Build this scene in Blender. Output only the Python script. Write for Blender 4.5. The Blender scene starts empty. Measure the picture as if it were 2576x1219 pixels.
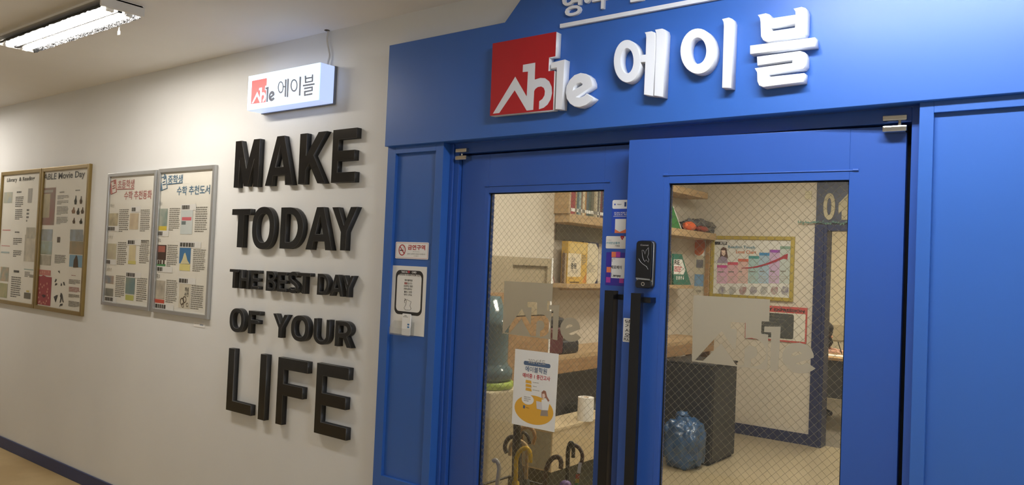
import bpy, bmesh, math, random
from mathutils import Vector, Matrix
random.seed(7)
S = bpy.context.scene
COL = S.collection

# ------------------------------------------------------------------ camera, world, exposure
CAM = Vector((0.0, 0.0, 1.61)); FPX = 1965.0; IW, IH = 2576.0, 1219.0
YAW, PITCH, ROLL = map(math.radians, (-37.93840408, 1.55987414, 2.42446815))
_f = Vector((math.sin(YAW)*math.cos(PITCH), math.cos(YAW)*math.cos(PITCH), math.sin(PITCH)))
_r = Vector((math.cos(YAW), -math.sin(YAW), 0)); _u = _r.cross(_f)
_r2 = math.cos(ROLL)*_r + math.sin(ROLL)*_u; _u2 = -math.sin(ROLL)*_r + math.cos(ROLL)*_u
cam = bpy.data.cameras.new('camera'); cam.sensor_width = 36; cam.lens = 36*FPX/IW; cam.clip_start = .02
camo = bpy.data.objects.new('camera', cam); COL.objects.link(camo)
camo.matrix_world = Matrix.Translation(CAM) @ Matrix((_r2, _u2, -_f)).transposed().to_4x4()
S.camera = camo
w = bpy.data.worlds.new('world'); S.world = w; w.use_nodes = True
w.node_tree.nodes['Background'].inputs[0].default_value = (.75, .8, .9, 1)
w.node_tree.nodes['Background'].inputs[1].default_value = .03
S.view_settings.view_transform = 'Standard'; S.view_settings.look = 'None'
S.view_settings.gamma = 1; S.view_settings.use_curve_mapping = False
S.view_settings.exposure = 0.2
S.cycles.diffuse_bounces = 8; S.cycles.transparent_max_bounces = 32
TUBE = 62.0        # emission of the warm corridor tubes by the posters
TUBE2 = 98.0       # emission of the cool white tubes, boosted to brighten the sign side
ROOM = 24.0         # emission of the shop's ceiling panels
CLASSROOM = 36.0    # emission of the classroom panel
FLOOR_Z = 0.0; CEIL = 2.727; WALL = 2.46
FAS, PIL, INSET, DOORY = 2.385, 2.405, 2.42, 2.475

# ------------------------------------------------------------------ helpers
def ray(px, py):
    return _r2*((px-IW/2)/FPX) - _u2*((py-IH/2)/FPX) + _f
class PL:                                   # a plane with axes u, v and normal n
    def __init__(s, o, u, v):
        s.o, s.u, s.v = Vector(o), Vector(u).normalized(), Vector(v).normalized(); s.n = s.u.cross(s.v)
    def uv(s, px, py, n=0.0):
        d = ray(px, py); o = s.o + s.n*n
        P = CAM + d*((o-CAM).dot(s.n)/d.dot(s.n)) - s.o
        return (P.dot(s.u), P.dot(s.v))
    def at(s, n): return PL(s.o+s.n*n, s.u, s.v)
    def M(s): return Matrix((s.u, s.v, s.n)).transposed().to_4x4().__class__(
        [[s.u[i], s.v[i], s.n[i], s.o[i]] for i in range(3)]+[[0, 0, 0, 1]])
def wall_at(y): return PL((0, y, 0), (1, 0, 0), (0, 0, 1))
def side_at(x): return PL((x, 0, 0), (0, 1, 0), (0, 0, 1))
def pix(plane, px, py): a = plane.uv(px, py); return plane.M() @ Vector((a[0], a[1], 0))
class CR:                                   # pixel coordinates read from an enlarged crop
    def __init__(s, ox, oy, k): s.o, s.k = (ox, oy), k
    def __call__(s, x, y): return (s.o[0]+x*s.k, s.o[1]+y*s.k)
def lin(c):
    return tuple((v/12.92 if v <= .04045 else ((v+.055)/1.055)**2.4) for v in (x/255 for x in c))
MATS = {}
def mat(name, rgb, rough=.5, metal=0., noise=0., nscale=6., bump=0., bscale=60., emit=0., spec=.5, stretch=None, coat=0., rgb2=None):
    if name in MATS: return MATS[name]
    m = bpy.data.materials.new(name); m.use_nodes = True; MATS[name] = m
    nt = m.node_tree; b = nt.nodes['Principled BSDF']
    c = lin(rgb)
    b.inputs['Base Color'].default_value = (*c, 1); b.inputs['Roughness'].default_value = rough
    b.inputs['Metallic'].default_value = metal; b.inputs['Specular IOR Level'].default_value = spec
    b.inputs['Coat Weight'].default_value = coat
    if emit: b.inputs['Emission Color'].default_value = (*c, 1); b.inputs['Emission Strength'].default_value = emit
    def coords(scale):
        tc = nt.nodes.new('ShaderNodeTexCoord'); mp = nt.nodes.new('ShaderNodeMapping')
        nt.links.new(tc.outputs['Object'], mp.inputs[0])
        if stretch: mp.inputs['Scale'].default_value = stretch
        n = nt.nodes.new('ShaderNodeTexNoise'); n.inputs['Scale'].default_value = scale; n.inputs['Detail'].default_value = 5
        nt.links.new(mp.outputs[0], n.inputs['Vector']); return n
    if noise or rgb2:
        n = coords(nscale); r = nt.nodes.new('ShaderNodeValToRGB')
        d = lin(rgb2) if rgb2 else tuple(v*(1-noise) for v in c)
        r.color_ramp.elements[0].position = .35; r.color_ramp.elements[1].position = .65
        r.color_ramp.elements[0].color = (*d, 1); r.color_ramp.elements[1].color = (*c, 1)
        nt.links.new(n.outputs[0], r.inputs[0]); nt.links.new(r.outputs[0], b.inputs['Base Color'])
        if emit: nt.links.new(r.outputs[0], b.inputs['Emission Color'])
    if bump:
        n = coords(bscale); bp = nt.nodes.new('ShaderNodeBump'); bp.inputs['Strength'].default_value = bump
        bp.inputs['Distance'].default_value = .01
        nt.links.new(n.outputs[0], bp.inputs['Height']); nt.links.new(bp.outputs[0], b.inputs['Normal'])
    return m
def glassmat(name, tint=(1, 1, 1), refl=.10, rough=.02):
    m = bpy.data.materials.new(name); m.use_nodes = True; nt = m.node_tree; nt.nodes.clear()
    o = nt.nodes.new('ShaderNodeOutputMaterial'); t = nt.nodes.new('ShaderNodeBsdfTransparent'); g = nt.nodes.new('ShaderNodeBsdfGlossy')
    t.inputs[0].default_value = (*tint, 1); g.inputs['Roughness'].default_value = rough
    lw = nt.nodes.new('ShaderNodeFresnel'); lw.inputs[0].default_value = 1.45
    mx = nt.nodes.new('ShaderNodeMixShader'); ml = nt.nodes.new('ShaderNodeMath'); ml.operation = 'MULTIPLY'; ml.inputs[1].default_value = refl/.04
    nt.links.new(lw.outputs[0], ml.inputs[0]); nt.links.new(ml.outputs[0], mx.inputs[0])
    nt.links.new(t.outputs[0], mx.inputs[1]); nt.links.new(g.outputs[0], mx.inputs[2]); nt.links.new(mx.outputs[0], o.inputs[0])
    MATS[name] = m; return m
def filmmat(name, rgb, opac):
    m = bpy.data.materials.new(name); m.use_nodes = True; nt = m.node_tree; nt.nodes.clear()
    o = nt.nodes.new('ShaderNodeOutputMaterial'); t = nt.nodes.new('ShaderNodeBsdfTransparent')
    d = nt.nodes.new('ShaderNodeBsdfDiffuse'); tr = nt.nodes.new('ShaderNodeBsdfTranslucent')
    d.inputs[0].default_value = (*lin(rgb), 1); tr.inputs[0].default_value = (*lin(rgb), 1)
    a = nt.nodes.new('ShaderNodeMixShader'); a.inputs[0].default_value = .5
    b = nt.nodes.new('ShaderNodeMixShader'); b.inputs[0].default_value = opac
    nt.links.new(d.outputs[0], a.inputs[1]); nt.links.new(tr.outputs[0], a.inputs[2])
    nt.links.new(t.outputs[0], b.inputs[1]); nt.links.new(a.outputs[0], b.inputs[2]); nt.links.new(b.outputs[0], o.inputs[0])
    MATS[name] = m; return m

MW = {}
def tag(o, label=None, cat=None, group=None, kind=None):
    if label: o['label'] = label
    if cat: o['category'] = cat
    if group: o['group'] = group
    if kind: o['kind'] = kind
    return o
def thing(name, label, cat, loc=(0, 0, 0), rz=0., group=None, kind=None):
    o = bpy.data.objects.new(name, None); COL.objects.link(o); o.empty_display_size = .05
    o.location = loc; o.rotation_euler = (0, 0, rz)
    MW[o.name] = Matrix.Translation(Vector(loc)) @ Matrix.Rotation(rz, 4, 'Z')
    return tag(o, label, cat, group, kind)
def put(name, me, m, parent=None, smooth=False):
    """me holds world coordinates; re-base it on the parent or on its own base"""
    if m is not None: me.materials.clear(); me.materials.append(m)
    o = bpy.data.objects.new(name, me); COL.objects.link(o)
    if parent is not None:
        me.transform(MW[parent.name].inverted()); o.parent = parent; MW[o.name] = MW[parent.name]
    else:
        xs = [v.co for v in me.vertices]
        c = Vector(((min(v.x for v in xs)+max(v.x for v in xs))/2, (min(v.y for v in xs)+max(v.y for v in xs))/2, min(v.z for v in xs)))
        me.transform(Matrix.Translation(-c)); o.location = c; MW[o.name] = Matrix.Translation(c)
    if smooth:
        me.polygons.foreach_set('use_smooth', [True]*len(me.polygons))
    me.update(); return o
def mesh(name, verts, faces, m, parent=None, smooth=False):
    me = bpy.data.meshes.new(name); me.from_pydata([tuple(v) for v in verts], [], faces); return put(name, me, m, parent, smooth)
def bmput(name, bm, m, parent=None, smooth=False):
    me = bpy.data.meshes.new(name); bm.to_mesh(me); bm.free(); return put(name, me, m, parent, smooth)
def bbox(bm, x0, x1, y0, y1, z0, z1, bevel=0., F=None, seg=2):
    g = bmesh.ops.create_cube(bm, size=1.)
    vs = g['verts']
    for v in vs: v.co = Vector(((x0+x1)/2+v.co.x*(x1-x0), (y0+y1)/2+v.co.y*(y1-y0), (z0+z1)/2+v.co.z*(z1-z0)))
    if bevel:
        es = list({e for v in vs for e in v.link_edges})
        r = bmesh.ops.bevel(bm, geom=es, offset=bevel, segments=seg, profile=.6, affect='EDGES')
        vs = list({v for f in r['faces'] for v in f.verts} | {v for v in vs if v.is_valid})
    if F is not None:
        for v in vs: v.co = F @ v.co
def box(name, X, Y, Z, m, parent=None, bevel=0., F=None, seg=2):
    bm = bmesh.new(); bbox(bm, *X, *Y, *Z, bevel, F, seg); return bmput(name, bm, m, parent)
def boxes(name, L, m, parent=None, bevel=0., F=None):
    bm = bmesh.new()
    for X, Y, Z in L: bbox(bm, *X, *Y, *Z, bevel, F, 1)
    return bmput(name, bm, m, parent)
def shape(name, plane, loops, n0, n1, m, parent=None, bevel=0.):
    c = bpy.data.curves.new(name, 'CURVE'); c.dimensions = '2D'; c.fill_mode = 'BOTH'
    c.extrude = max(0, (n1-n0)/2-bevel); c.bevel_depth = bevel; c.bevel_resolution = 0; c.offset = -bevel
    for L in loops:
        s = c.splines.new('POLY'); s.points.add(len(L)-1); s.use_cyclic_u = True
        for p, q in zip(s.points, L): p.co = (q[0], q[1], 0, 1)
    o = bpy.data.objects.new('tmp', c); me = bpy.data.meshes.new_from_object(o)
    bpy.data.objects.remove(o); bpy.data.curves.remove(c)
    me.transform(plane.M() @ Matrix.Translation((0, 0, (n0+n1)/2))); me.name = name
    return put(name, me, m, parent)
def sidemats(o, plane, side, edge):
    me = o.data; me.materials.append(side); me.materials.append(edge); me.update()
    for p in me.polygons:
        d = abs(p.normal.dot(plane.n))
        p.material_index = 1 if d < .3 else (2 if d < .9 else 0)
def textmesh(s, bold=0., extrude=0.):
    c = bpy.data.curves.new('t', 'FONT'); c.body = s; c.offset = bold; c.extrude = extrude; c.resolution_u = 3; c.align_x = 'CENTER'
    o = bpy.data.objects.new('t', c); me = bpy.data.meshes.new_from_object(o)
    bpy.data.objects.remove(o); bpy.data.curves.remove(c); return me
def text(name, plane, s, u0, v0, u1, v1, n, m, parent=None, bold=0., thick=0.):
    """text whose bounds fill the rectangle u0..u1, v0..v1"""
    me = textmesh(s, bold, .5 if thick else 0.)
    xs = [v.co.x for v in me.vertices]; ys = [v.co.y for v in me.vertices]
    a, b, c, d = min(xs), max(xs), min(ys), max(ys)
    for v in me.vertices:
        v.co = ((v.co.x-a)/(b-a)*(u1-u0)+u0, (v.co.y-c)/(d-c)*(v1-v0)+v0, n+(v.co.z+.5)*thick if thick else n)
    me.transform(plane.M()); me.name = name
    return put(name, me, m, parent)
def ptext(name, plane, s, L, R, T, B, n, m, parent=None, bold=0., thick=0.):
    q = plane.at(n)
    return text(name, plane, s, q.uv(*L)[0], q.uv(*B)[1], q.uv(*R)[0], q.uv(*T)[1], n, m, parent, bold, thick)
def prect(plane, a, b, n=0.):
    q = plane.at(n); A, B = q.uv(*a), q.uv(*b); return (A[0], B[1], B[0], A[1])
def rect(name, plane, r, n, m, parent=None, t=0.):
    u0, v0, u1, v1 = r; M = plane.M()
    if t: return shape(name, plane, [[(u0, v0), (u1, v0), (u1, v1), (u0, v1)]], n, n+t, m, parent)
    return mesh(name, [M @ Vector(p) for p in ((u0, v0, n), (u1, v0, n), (u1, v1, n), (u0, v1, n))], [(0, 1, 2, 3)], m, parent)
def rrect(u0, v0, u1, v1, r, k=5):
    L = []
    for cx, cy, a in ((u1-r, v1-r, 0), (u0+r, v1-r, 90), (u0+r, v0+r, 180), (u1-r, v0+r, 270)):
        for i in range(k+1):
            t = math.radians(a+90*i/k); L.append((cx+r*math.cos(t), cy+r*math.sin(t)))
    return L
def lines(name, plane, r, rows, m, n, parent=None, ragged=.15, fill=.42, words=0):
    """rows of printed small text, too small to read in the photograph"""
    u0, v0, u1, v1 = r; M = plane.M(); V = []; Fc = []; h = (v1-v0)/rows
    for i in range(rows):
        top = v1-h*i-h*.2; bot = top-h*fill
        x = u0; e = u1-(u1-u0)*ragged*random.random()
        if i == rows-1: e = u0+(u1-u0)*random.uniform(.35, .8)
        while x < e-1e-6:
            wd = (e-x) if not words else min(e-x, (u1-u0)/words*random.uniform(.5, 1.3))
            k = len(V)
            V += [M @ Vector(p) for p in ((x, bot, n), (x+wd, bot, n), (x+wd, top, n), (x, top, n))]; Fc.append((k, k+1, k+2, k+3))
            x += wd+(u1-u0)*.025
    return mesh(name, V, Fc, m, parent)
def tube(name, pts, r, m, parent=None, res=3, cyclic=False):
    c = bpy.data.curves.new(name, 'CURVE'); c.dimensions = '3D'; c.bevel_depth = r; c.bevel_resolution = res; c.use_fill_caps = True
    s = c.splines.new('POLY'); s.points.add(len(pts)-1); s.use_cyclic_u = cyclic
    for p, q in zip(s.points, pts): p.co = (*q, 1)
    o = bpy.data.objects.new('tmp', c); me = bpy.data.meshes.new_from_object(o)
    bpy.data.objects.remove(o); bpy.data.curves.remove(c); me.name = name
    return put(name, me, m, parent, True)
def lathe(name, prof, cx, cy, m, parent=None, seg=28, smooth=True):
    V = []; Fc = []
    for r, z in prof:
        for i in range(seg):
            a = 2*math.pi*i/seg; V.append((cx+r*math.cos(a), cy+r*math.sin(a), z))
    for j in range(len(prof)-1):
        for i in range(seg):
            k = (i+1) % seg; Fc.append((j*seg+i, j*seg+k, (j+1)*seg+k, (j+1)*seg+i))
    Fc.append(tuple(range(seg))[::-1]); Fc.append(tuple((len(prof)-1)*seg+i for i in range(seg)))
    return mesh(name, V, Fc, m, parent, smooth)
def struct(o): o['kind'] = 'structure'; return o
def smoothpath(P, k=4):
    P = [Vector(p) for p in P]; out = []
    for i in range(len(P)-1):
        a, b, c, d = P[max(i-1, 0)], P[i], P[i+1], P[min(i+2, len(P)-1)]
        for j in range(k):
            t = j/k
            out.append(.5*((2*b)+(c-a)*t+(2*a-5*b+4*c-d)*t*t+(3*b-a-3*c+d)*t**3))
    return out+[P[-1]]

# ------------------------------------------------------------------ materials
M_wall = mat('painted_wall', (228, 230, 230), .6, noise=.05, nscale=1.3, bump=.04, bscale=35)
M_ceil = mat('ceiling_paint', (242, 241, 239), .6, noise=.06, nscale=.9)
M_floor = mat('corridor_floor', (204, 180, 132), .35, rgb2=(180, 154, 106), nscale=2.2, bump=.05, bscale=14)
M_blue = mat('blue_paint', (50, 101, 182), .38, noise=.05, nscale=1.5, spec=.6)
M_blue2 = mat('blue_door_paint', (45, 88, 170), .34, noise=.05, nscale=2., spec=.6)
M_navy = mat('navy_skirting', (44, 58, 104), .45, noise=.1, nscale=4)
M_navyin = mat('navy_frame_paint', (30, 40, 80), .4)
M_black = mat('black_gloss', (15, 15, 17), .16, spec=.6)
M_lside = mat('letter_side', (44, 44, 45), .45); M_ledge = mat('letter_edge_glint', (104, 102, 98), .5)  # pale bevel colour paints the highlight along the letter edges
M_white = mat('white_paint', (238, 238, 236), .45)
M_offw = mat('paper_white', (232, 231, 226), .65)
M_chrome = mat('chrome', (205, 200, 188), .18, metal=1)
M_wire = mat('glass_wire', (206, 200, 184), .35, metal=.45)
M_glass = glassmat('clear_glass', (.975, .98, .965), .05)
M_cover = glassmat('poster_cover', (.99, .99, .98), .014, .04)
M_acryl = glassmat('clear_acrylic', (.992, .996, .996), .012)
M_film = filmmat('frosted_film', (202, 194, 174), .85)
M_ink = mat('print_black', (40, 40, 42), .6); M_grey = mat('print_grey', (120, 118, 112), .6)
M_lgrey = mat('print_pale_grey', (176, 172, 162), .6)
M_red = mat('sign_red', (178, 28, 36), .4)
M_gap = mat('dark_gap', (8, 8, 12), .8)
M_gold = mat('gold_frame', (150, 128, 78), .38, metal=.55, noise=.1)
M_silver = mat('silver_frame', (186, 187, 186), .32, metal=.7)
M_wood = mat('pale_wood', (190, 163, 124), .5, rgb2=(172, 143, 104), nscale=5, stretch=(1, 1, 12))
M_wood2 = mat('tan_wood', (164, 130, 90), .5, rgb2=(146, 112, 74), nscale=5, stretch=(1, 1, 10))
M_inwall = mat('shop_wall', (208, 200, 184), .65, noise=.04, nscale=2)
M_infloor = mat('shop_floor', (176, 162, 132), .3, noise=.08, nscale=3)

# ------------------------------------------------------------------ the setting
wp = wall_at(WALL)
XL, XR, YB, YW2 = -9.2, 3.6, -1.35, 2.6
struct(box('floor', (XL, XR), (YB, 2.47), (-.12, 0), M_floor))
struct(box('ceiling', (XL, XR), (YB, 2.56), (CEIL, CEIL+.12), M_ceil))
bm = bmesh.new()
bbox(bm, XL, -2.58, WALL, YW2, 0, CEIL); bbox(bm, -.11, XR, WALL, YW2, 0, CEIL); bbox(bm, -2.58, -.11, WALL, YW2, 2.13, CEIL)
struct(bmput('wall_front', bm, M_wall))
struct(box('wall_opposite', (XL, XR), (YB-.12, YB), (0, CEIL), M_wall))
struct(box('wall_left', (XL-.12, XL), (YB, YW2), (0, CEIL), M_wall))
struct(box('wall_right', (XR, XR+.12), (YB, YW2), (0, CEIL), M_wall))
struct(box('baseboard_left', (XL, -2.606), (WALL-.012, WALL), (0, .084), M_navy, bevel=.003))
struct(box('baseboard_right', (-.084, XR), (WALL-.012, WALL), (0, .084), M_navy, bevel=.003))
# brown wooden door at the far end of the corridor (mirrored in the glossy letters)
d = thing('door_4', 'brown wooden door at the far end of the corridor', 'door', (XL, .5, 0), kind='structure')
box('door_leaf', (XL, XL+.04), (0., 1.), (.01, 2.05), mat('brown_door', (120, 74, 44), .4, noise=.25, nscale=4, stretch=(1, 1, .1)), d, .004)
boxes('door_frame', [((XL, XL+.06), (-.07, 0), (0, 2.12)), ((XL, XL+.06), (1., 1.07), (0, 2.12)), ((XL, XL+.06), (0, 1.), (2.05, 2.12))], mat('brown_frame', (96, 60, 38), .4), d)
tube('door_handle', [(XL+.04, .9, 1.), (XL+.09, .9, 1.), (XL+.09, .78, 1.)], .01, M_chrome, d)

# blue shopfront: fascia, pilasters, jambs
XF0, XF1 = -2.604, -.086
fp = wall_at(FAS)
Zf0 = fp.uv(969.2, 368.2)[1]; Zf1 = fp.uv(978, 114.5)[1]; xd = fp.uv(1269.7, 54.9)[0]; rise = CEIL-.002-Zf1
xm = (XF0+XF1)/2
L = [(XF0, Zf0), (XF1, Zf0), (XF1, Zf1), (2*xm-xd, Zf1), (2*xm-xd-rise*.96, Zf1+rise), (xd+rise*.96, Zf1+rise), (xd, Zf1), (XF0, Zf1)]
struct(shape('trim_1', fp, [L], -.074, 0, M_blue, bevel=.0015))
pp = wall_at(PIL)
JL, JR = -2.262, -.45           # inner faces of the pilasters
def pilaster(name, x0, x1):
    s0, s1 = (.052, .044) if x0 < -1 else (.036, .036)
    zt = Zf0; zm = pp.uv(948, 1191.4)[1]; ztop = pp.uv(1040, 383)[1]
    e = thing(name, None, None, ((x0+x1)/2, PIL, 0), kind='structure')
    Y = (PIL, WALL+.14)
    box('stile', (x0, x0+s0), Y, (0, zt), M_blue, e, .0015); box('stile', (x1-s1, x1), Y, (0, zt), M_blue, e, .0015)
    for a, b in ((ztop, zt), (zm-.048, zm), (0, .1)):
        box('rail', (x0+s0, x1-s1), (PIL, INSET+.02), (a, b), M_blue, e, .0015)
    for a, b in ((zm, ztop), (.1, zm-.048)):
        box('panel', (x0+s0, x1-s1), (INSET, INSET+.02), (a, b), M_blue, e)
    return e
pilaster('trim_2', XF0+.001, JL); pilaster('trim_3', JR, XF1)
e = thing('trim_4', None, None, (xm, DOORY, 0), kind='structure')     # the door casing
ZD = CAM.z+.4465*DOORY/2.46     # top edge of the leaves
HX0, HX1 = -2.218, -.491
box('jamb', (JL, HX0), (2.457, 2.57), (0, Zf0), M_blue2, e, .002); box('jamb', (HX1+.012, JR), (2.457, 2.57), (0, Zf0), M_blue2, e, .002)
box('bead', (JL, JL+.02), (2.447, 2.457), (0, Zf0), M_blue2, e, .004)
box('header', (HX0, HX1+.012), (2.457, 2.57), (ZD+.007, Zf0), M_blue2, e, .002)
box('stop', (HX0, HX1+.012), (2.525, 2.57), (ZD-.02, ZD+.0065), M_gap, e)
box('stop', (HX0, HX0+.02), (2.525, 2.57), (0, ZD), M_gap, e); box('stop', (HX1-.045, HX1+.0115), (2.519, 2.57), (0, ZD), M_gap, e)
struct(box('trim_5', (HX0, HX1+.012), (2.40, 2.60), (0, .012), mat('threshold_steel', (140, 138, 132), .35, metal=.8), None, .003))

# ------------------------------------------------------------------ ceiling lamps of the corridor
M_refl = mat('crumpled_reflector', (44, 46, 50), .32, metal=1, bump=.9, bscale=90)
M_tube = mat('fluorescent_tube', (255, 246, 234), .4, emit=TUBE); M_tube2 = mat('cool_fluorescent_tube', (240, 246, 255), .4, emit=TUBE2)
def ceiling_lamp(x0, x1, label, M_tube, yc=1.66):
    e = thing('ceiling_lamp', label, 'lamp', ((x0+x1)/2, yc, CEIL), group='twin-tube lamps on the corridor ceiling')
    zt = CEIL; zb = CEIL-.028
    box('housing', (x0, x1), (yc-.09, yc+.09), (zt-.012, zt), M_white, e, .002)
    for s in (-1, 1):
        y = yc+s*.042
        V = []; n = 60; prof = ((-.042, -.013), (-.02, -.018), (.018, -.018), (.036, -.034), (.052, -.054))
        for i in range(n+1):
            for dy, dz in prof:
                j_ = .0022 if dz < -.03 else .001
                V.append((x0+.02+(x1-x0-.04)*i/n, y+s*dy+random.uniform(-j_, j_), zt+dz+random.uniform(-j_, j_)))
        mesh('reflector', V, [(i*5+j, i*5+j+1, i*5+j+6, i*5+j+5) for i in range(n) for j in range(4)], M_refl, e)
        V = []; Fc = []; k = 14; r = .016
        for X in (x0+.05, x1-.05):
            for i in range(k):
                a = 2*math.pi*i/k; V.append((X, y+r*math.cos(a), zt-.042+r*math.sin(a)))
        Fc = [(i, (i+1) % k, k+(i+1) % k, k+i) for i in range(k)]
        t = mesh('fluorescent_tube', V, Fc, M_tube, e, True)
        for X, d in ((x0+.03, .02), (x1-.05, .02)):
            box('tube_cap', (X, X+d), (y-.015, y+.015), (zt-.057, zt-.027), M_white, t, .004)
    box('centre_ridge', (x0+.03, x1-.03), (yc-.011, yc+.011), (zt-.052, zt-.0185), M_refl, e, .004)
    for X, s in ((x0, 1), (x1, -1)):
        box('end_plate', (min(X, X+.016*s), max(X, X+.016*s)), (yc-.098, yc+.098), (zt-.05, zt-.0), M_white, e, .004)
    h = tube('dangling_clip', smoothpath([(x1-.28, yc+0.092, zt-.012), (x1-.26, yc+0.105, zt-.035), (x1-.265, yc+0.108, zt-.05), (x1-.27, yc+0.110, zt-.075)], 4), .003, M_white, e)
    box('clip_tag', (x1-.276, x1-.262), (yc+0.106, yc+0.113), (zt-.09, zt-.07), M_white, h, .002)
    return e
ceiling_lamp(-4.83, -3.58, 'twin-tube fluorescent ceiling lamp with crumpled reflector above the framed posters', M_tube)
ceiling_lamp(-1.05, .2, 'twin-tube fluorescent ceiling lamp in front of the blue shop sign', M_tube2)
ceiling_lamp(2.0, 3.25, 'twin-tube fluorescent ceiling lamp near the corridor right end wall', M_tube2)
ceiling_lamp(-8.4, -7.15, 'twin-tube fluorescent ceiling lamp near the brown wooden door', M_tube)


# ------------------------------------------------------------------ black wall letters
def arc(cx, cy, rx, ry, a0, a1, n=14):
    return [(cx+rx*math.cos(math.radians(a0+(a1-a0)*i/n)), cy+ry*math.sin(math.radians(a0+(a1-a0)*i/n))) for i in range(n+1)]
def sup(cx, cy, rx, ry, e=2.35, n=36):
    L = []
    for i in range(n):
        a = 2*math.pi*i/n; c, s_ = math.cos(a), math.sin(a)
        L.append((cx+rx*math.copysign(abs(c)**(2/e), c), cy+ry*math.copysign(abs(s_)**(2/e), s_)))
    return L
def ribbon(P, w):
    A, B = [], []
    for i, p in enumerate(P):
        a = Vector(P[max(i-1, 0)]); b = Vector(P[min(i+1, len(P)-1)]); t = b-a; t = Vector((t.x, t.y)); t.normalize()
        nx, ny = -t.y*w[0], t.x*w[1]; A.append((p[0]+nx, p[1]+ny)); B.append((p[0]-nx, p[1]-ny))
    return A+B[::-1]
def glyph(c, s, b):
    h = .5
    if c == 'M': return [[(0, 0), (0, 1), (.25, 1), (.5, .4), (.75, 1), (1, 1), (1, 0), (.8, 0), (.8, .58), (.58, .02), (.42, .02), (.2, .58), (.2, 0)]]
    if c == 'A': return [[(0, 0), (.37, 1), (.63, 1), (1, 0), (1-s, 0), (.71, .2), (.29, .2), (s, 0)], [(.355, .37), (.645, .37), (.5, .8)]]
    if c == 'K': return [[(0, 0), (0, 1), (s, 1), (s, .56), (.68, 1), (.98, 1), (.53, .55), (1, 0), (.72, 0), (.38, .4), (s, .27), (s, 0)]]
    if c == 'E': return [[(0, 0), (0, 1), (1, 1), (1, 1-b), (s, 1-b), (s, h+b/2), (.94, h+b/2), (.94, h-b/2), (s, h-b/2), (s, b), (1, b), (1, 0)]]
    if c == 'F': return [[(0, 0), (0, 1), (1, 1), (1, 1-b), (s, 1-b), (s, .55+b/2-.02), (.87, .55+b/2-.02), (.87, .55-b/2-.02), (s, .55-b/2-.02), (s, 0)]]
    if c == 'L': return [[(0, 0), (0, 1), (s, 1), (s, b), (1, b), (1, 0)]]
    if c == 'I': return [[(0, 0), (0, 1), (1, 1), (1, 0)]]
    if c == 'H': return [[(0, 0), (0, 1), (s, 1), (s, h+b/2), (1-s, h+b/2), (1-s, 1), (1, 1), (1, 0), (1-s, 0), (1-s, h-b/2), (s, h-b/2), (s, 0)]]
    if c == 'T': return [[(0, 1), (1, 1), (1, 1-b), (.5+s/2, 1-b), (.5+s/2, 0), (.5-s/2, 0), (.5-s/2, 1-b), (0, 1-b)]]
    if c == 'O': return [sup(.5, .5, .5, .5), sup(.5, .5, .5-s, .5-b)]
    if c == 'D': return [[(0, 0), (0, 1), (.4, 1)]+arc(.4, .5, .6, .5, 90, -90)+[(.4, 0)], [(s, b), (s, 1-b), (.4, 1-b)]+arc(.4, .5, .6-s, .5-b, 90, -90)+[(.4, b)]]
    if c == 'Y': return [[(0, 1), (s+.04, 1), (.5, .58), (1-s-.04, 1), (1, 1), (.5+s/2, .42), (.5+s/2, 0), (.5-s/2, 0), (.5-s/2, .42)]]
    if c == 'B': return [[(0, 0), (0, 1), (.55, 1)]+arc(.55, .755, .4, .245, 85, -60, 8)+arc(.55, .27, .45, .27, 65, -90, 8), [(s, h+b/2-.01), (s, 1-b), (.5, 1-b)]+arc(.52, .755, .2, .1, 60, -60, 5), [(s, b), (s, h-b/2), (.5, h-b/2)]+arc(.52, .27, .22, .13, 60, -60, 5)]
    if c == 'U': return [[(0, 1), (s, 1), (s, .36)]+arc(.5, .36, .5-s, .36-b, 180, 360)+[(1-s, 1), (1, 1), (1, .36)]+arc(.5, .36, .5, .36, 0, -180)]
    if c == 'R': return [[(0, 0), (0, 1), (.55, 1)]+arc(.55, .7, .41, .3, 85, -68, 10)+[(1, 0), (1-s*1.25, 0), (.48, .36), (s, .36), (s, 0)], [(s, .36+b), (s, 1-b), (.52, 1-b)]+arc(.54, .695, .18, .14, 70, -70, 6)]
    if c == 'S':
        P = arc(.5, .735, .36, .18, 20, 180, 10)+[(.15, .68), (.22, .6), (.4, .525), (.6, .46), (.78, .38), (.86, .3)]+arc(.5, .265, .36, .18, 0, -160, 10)
        return [ribbon(P, (.135, .085))]
c4 = CR(560, 60, 440/1277); c5 = CR(560, 480, 400/1161); c6 = CR(540, 800, 420/1222)
cA = CR(570, 665, 170/2181); cB = CR(730, 665, 180/2310); cC = CR(570, 770, 170/2303); cD = CR(730, 785, 180/2194)
wl = wall_at(WALL-.03)
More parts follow.
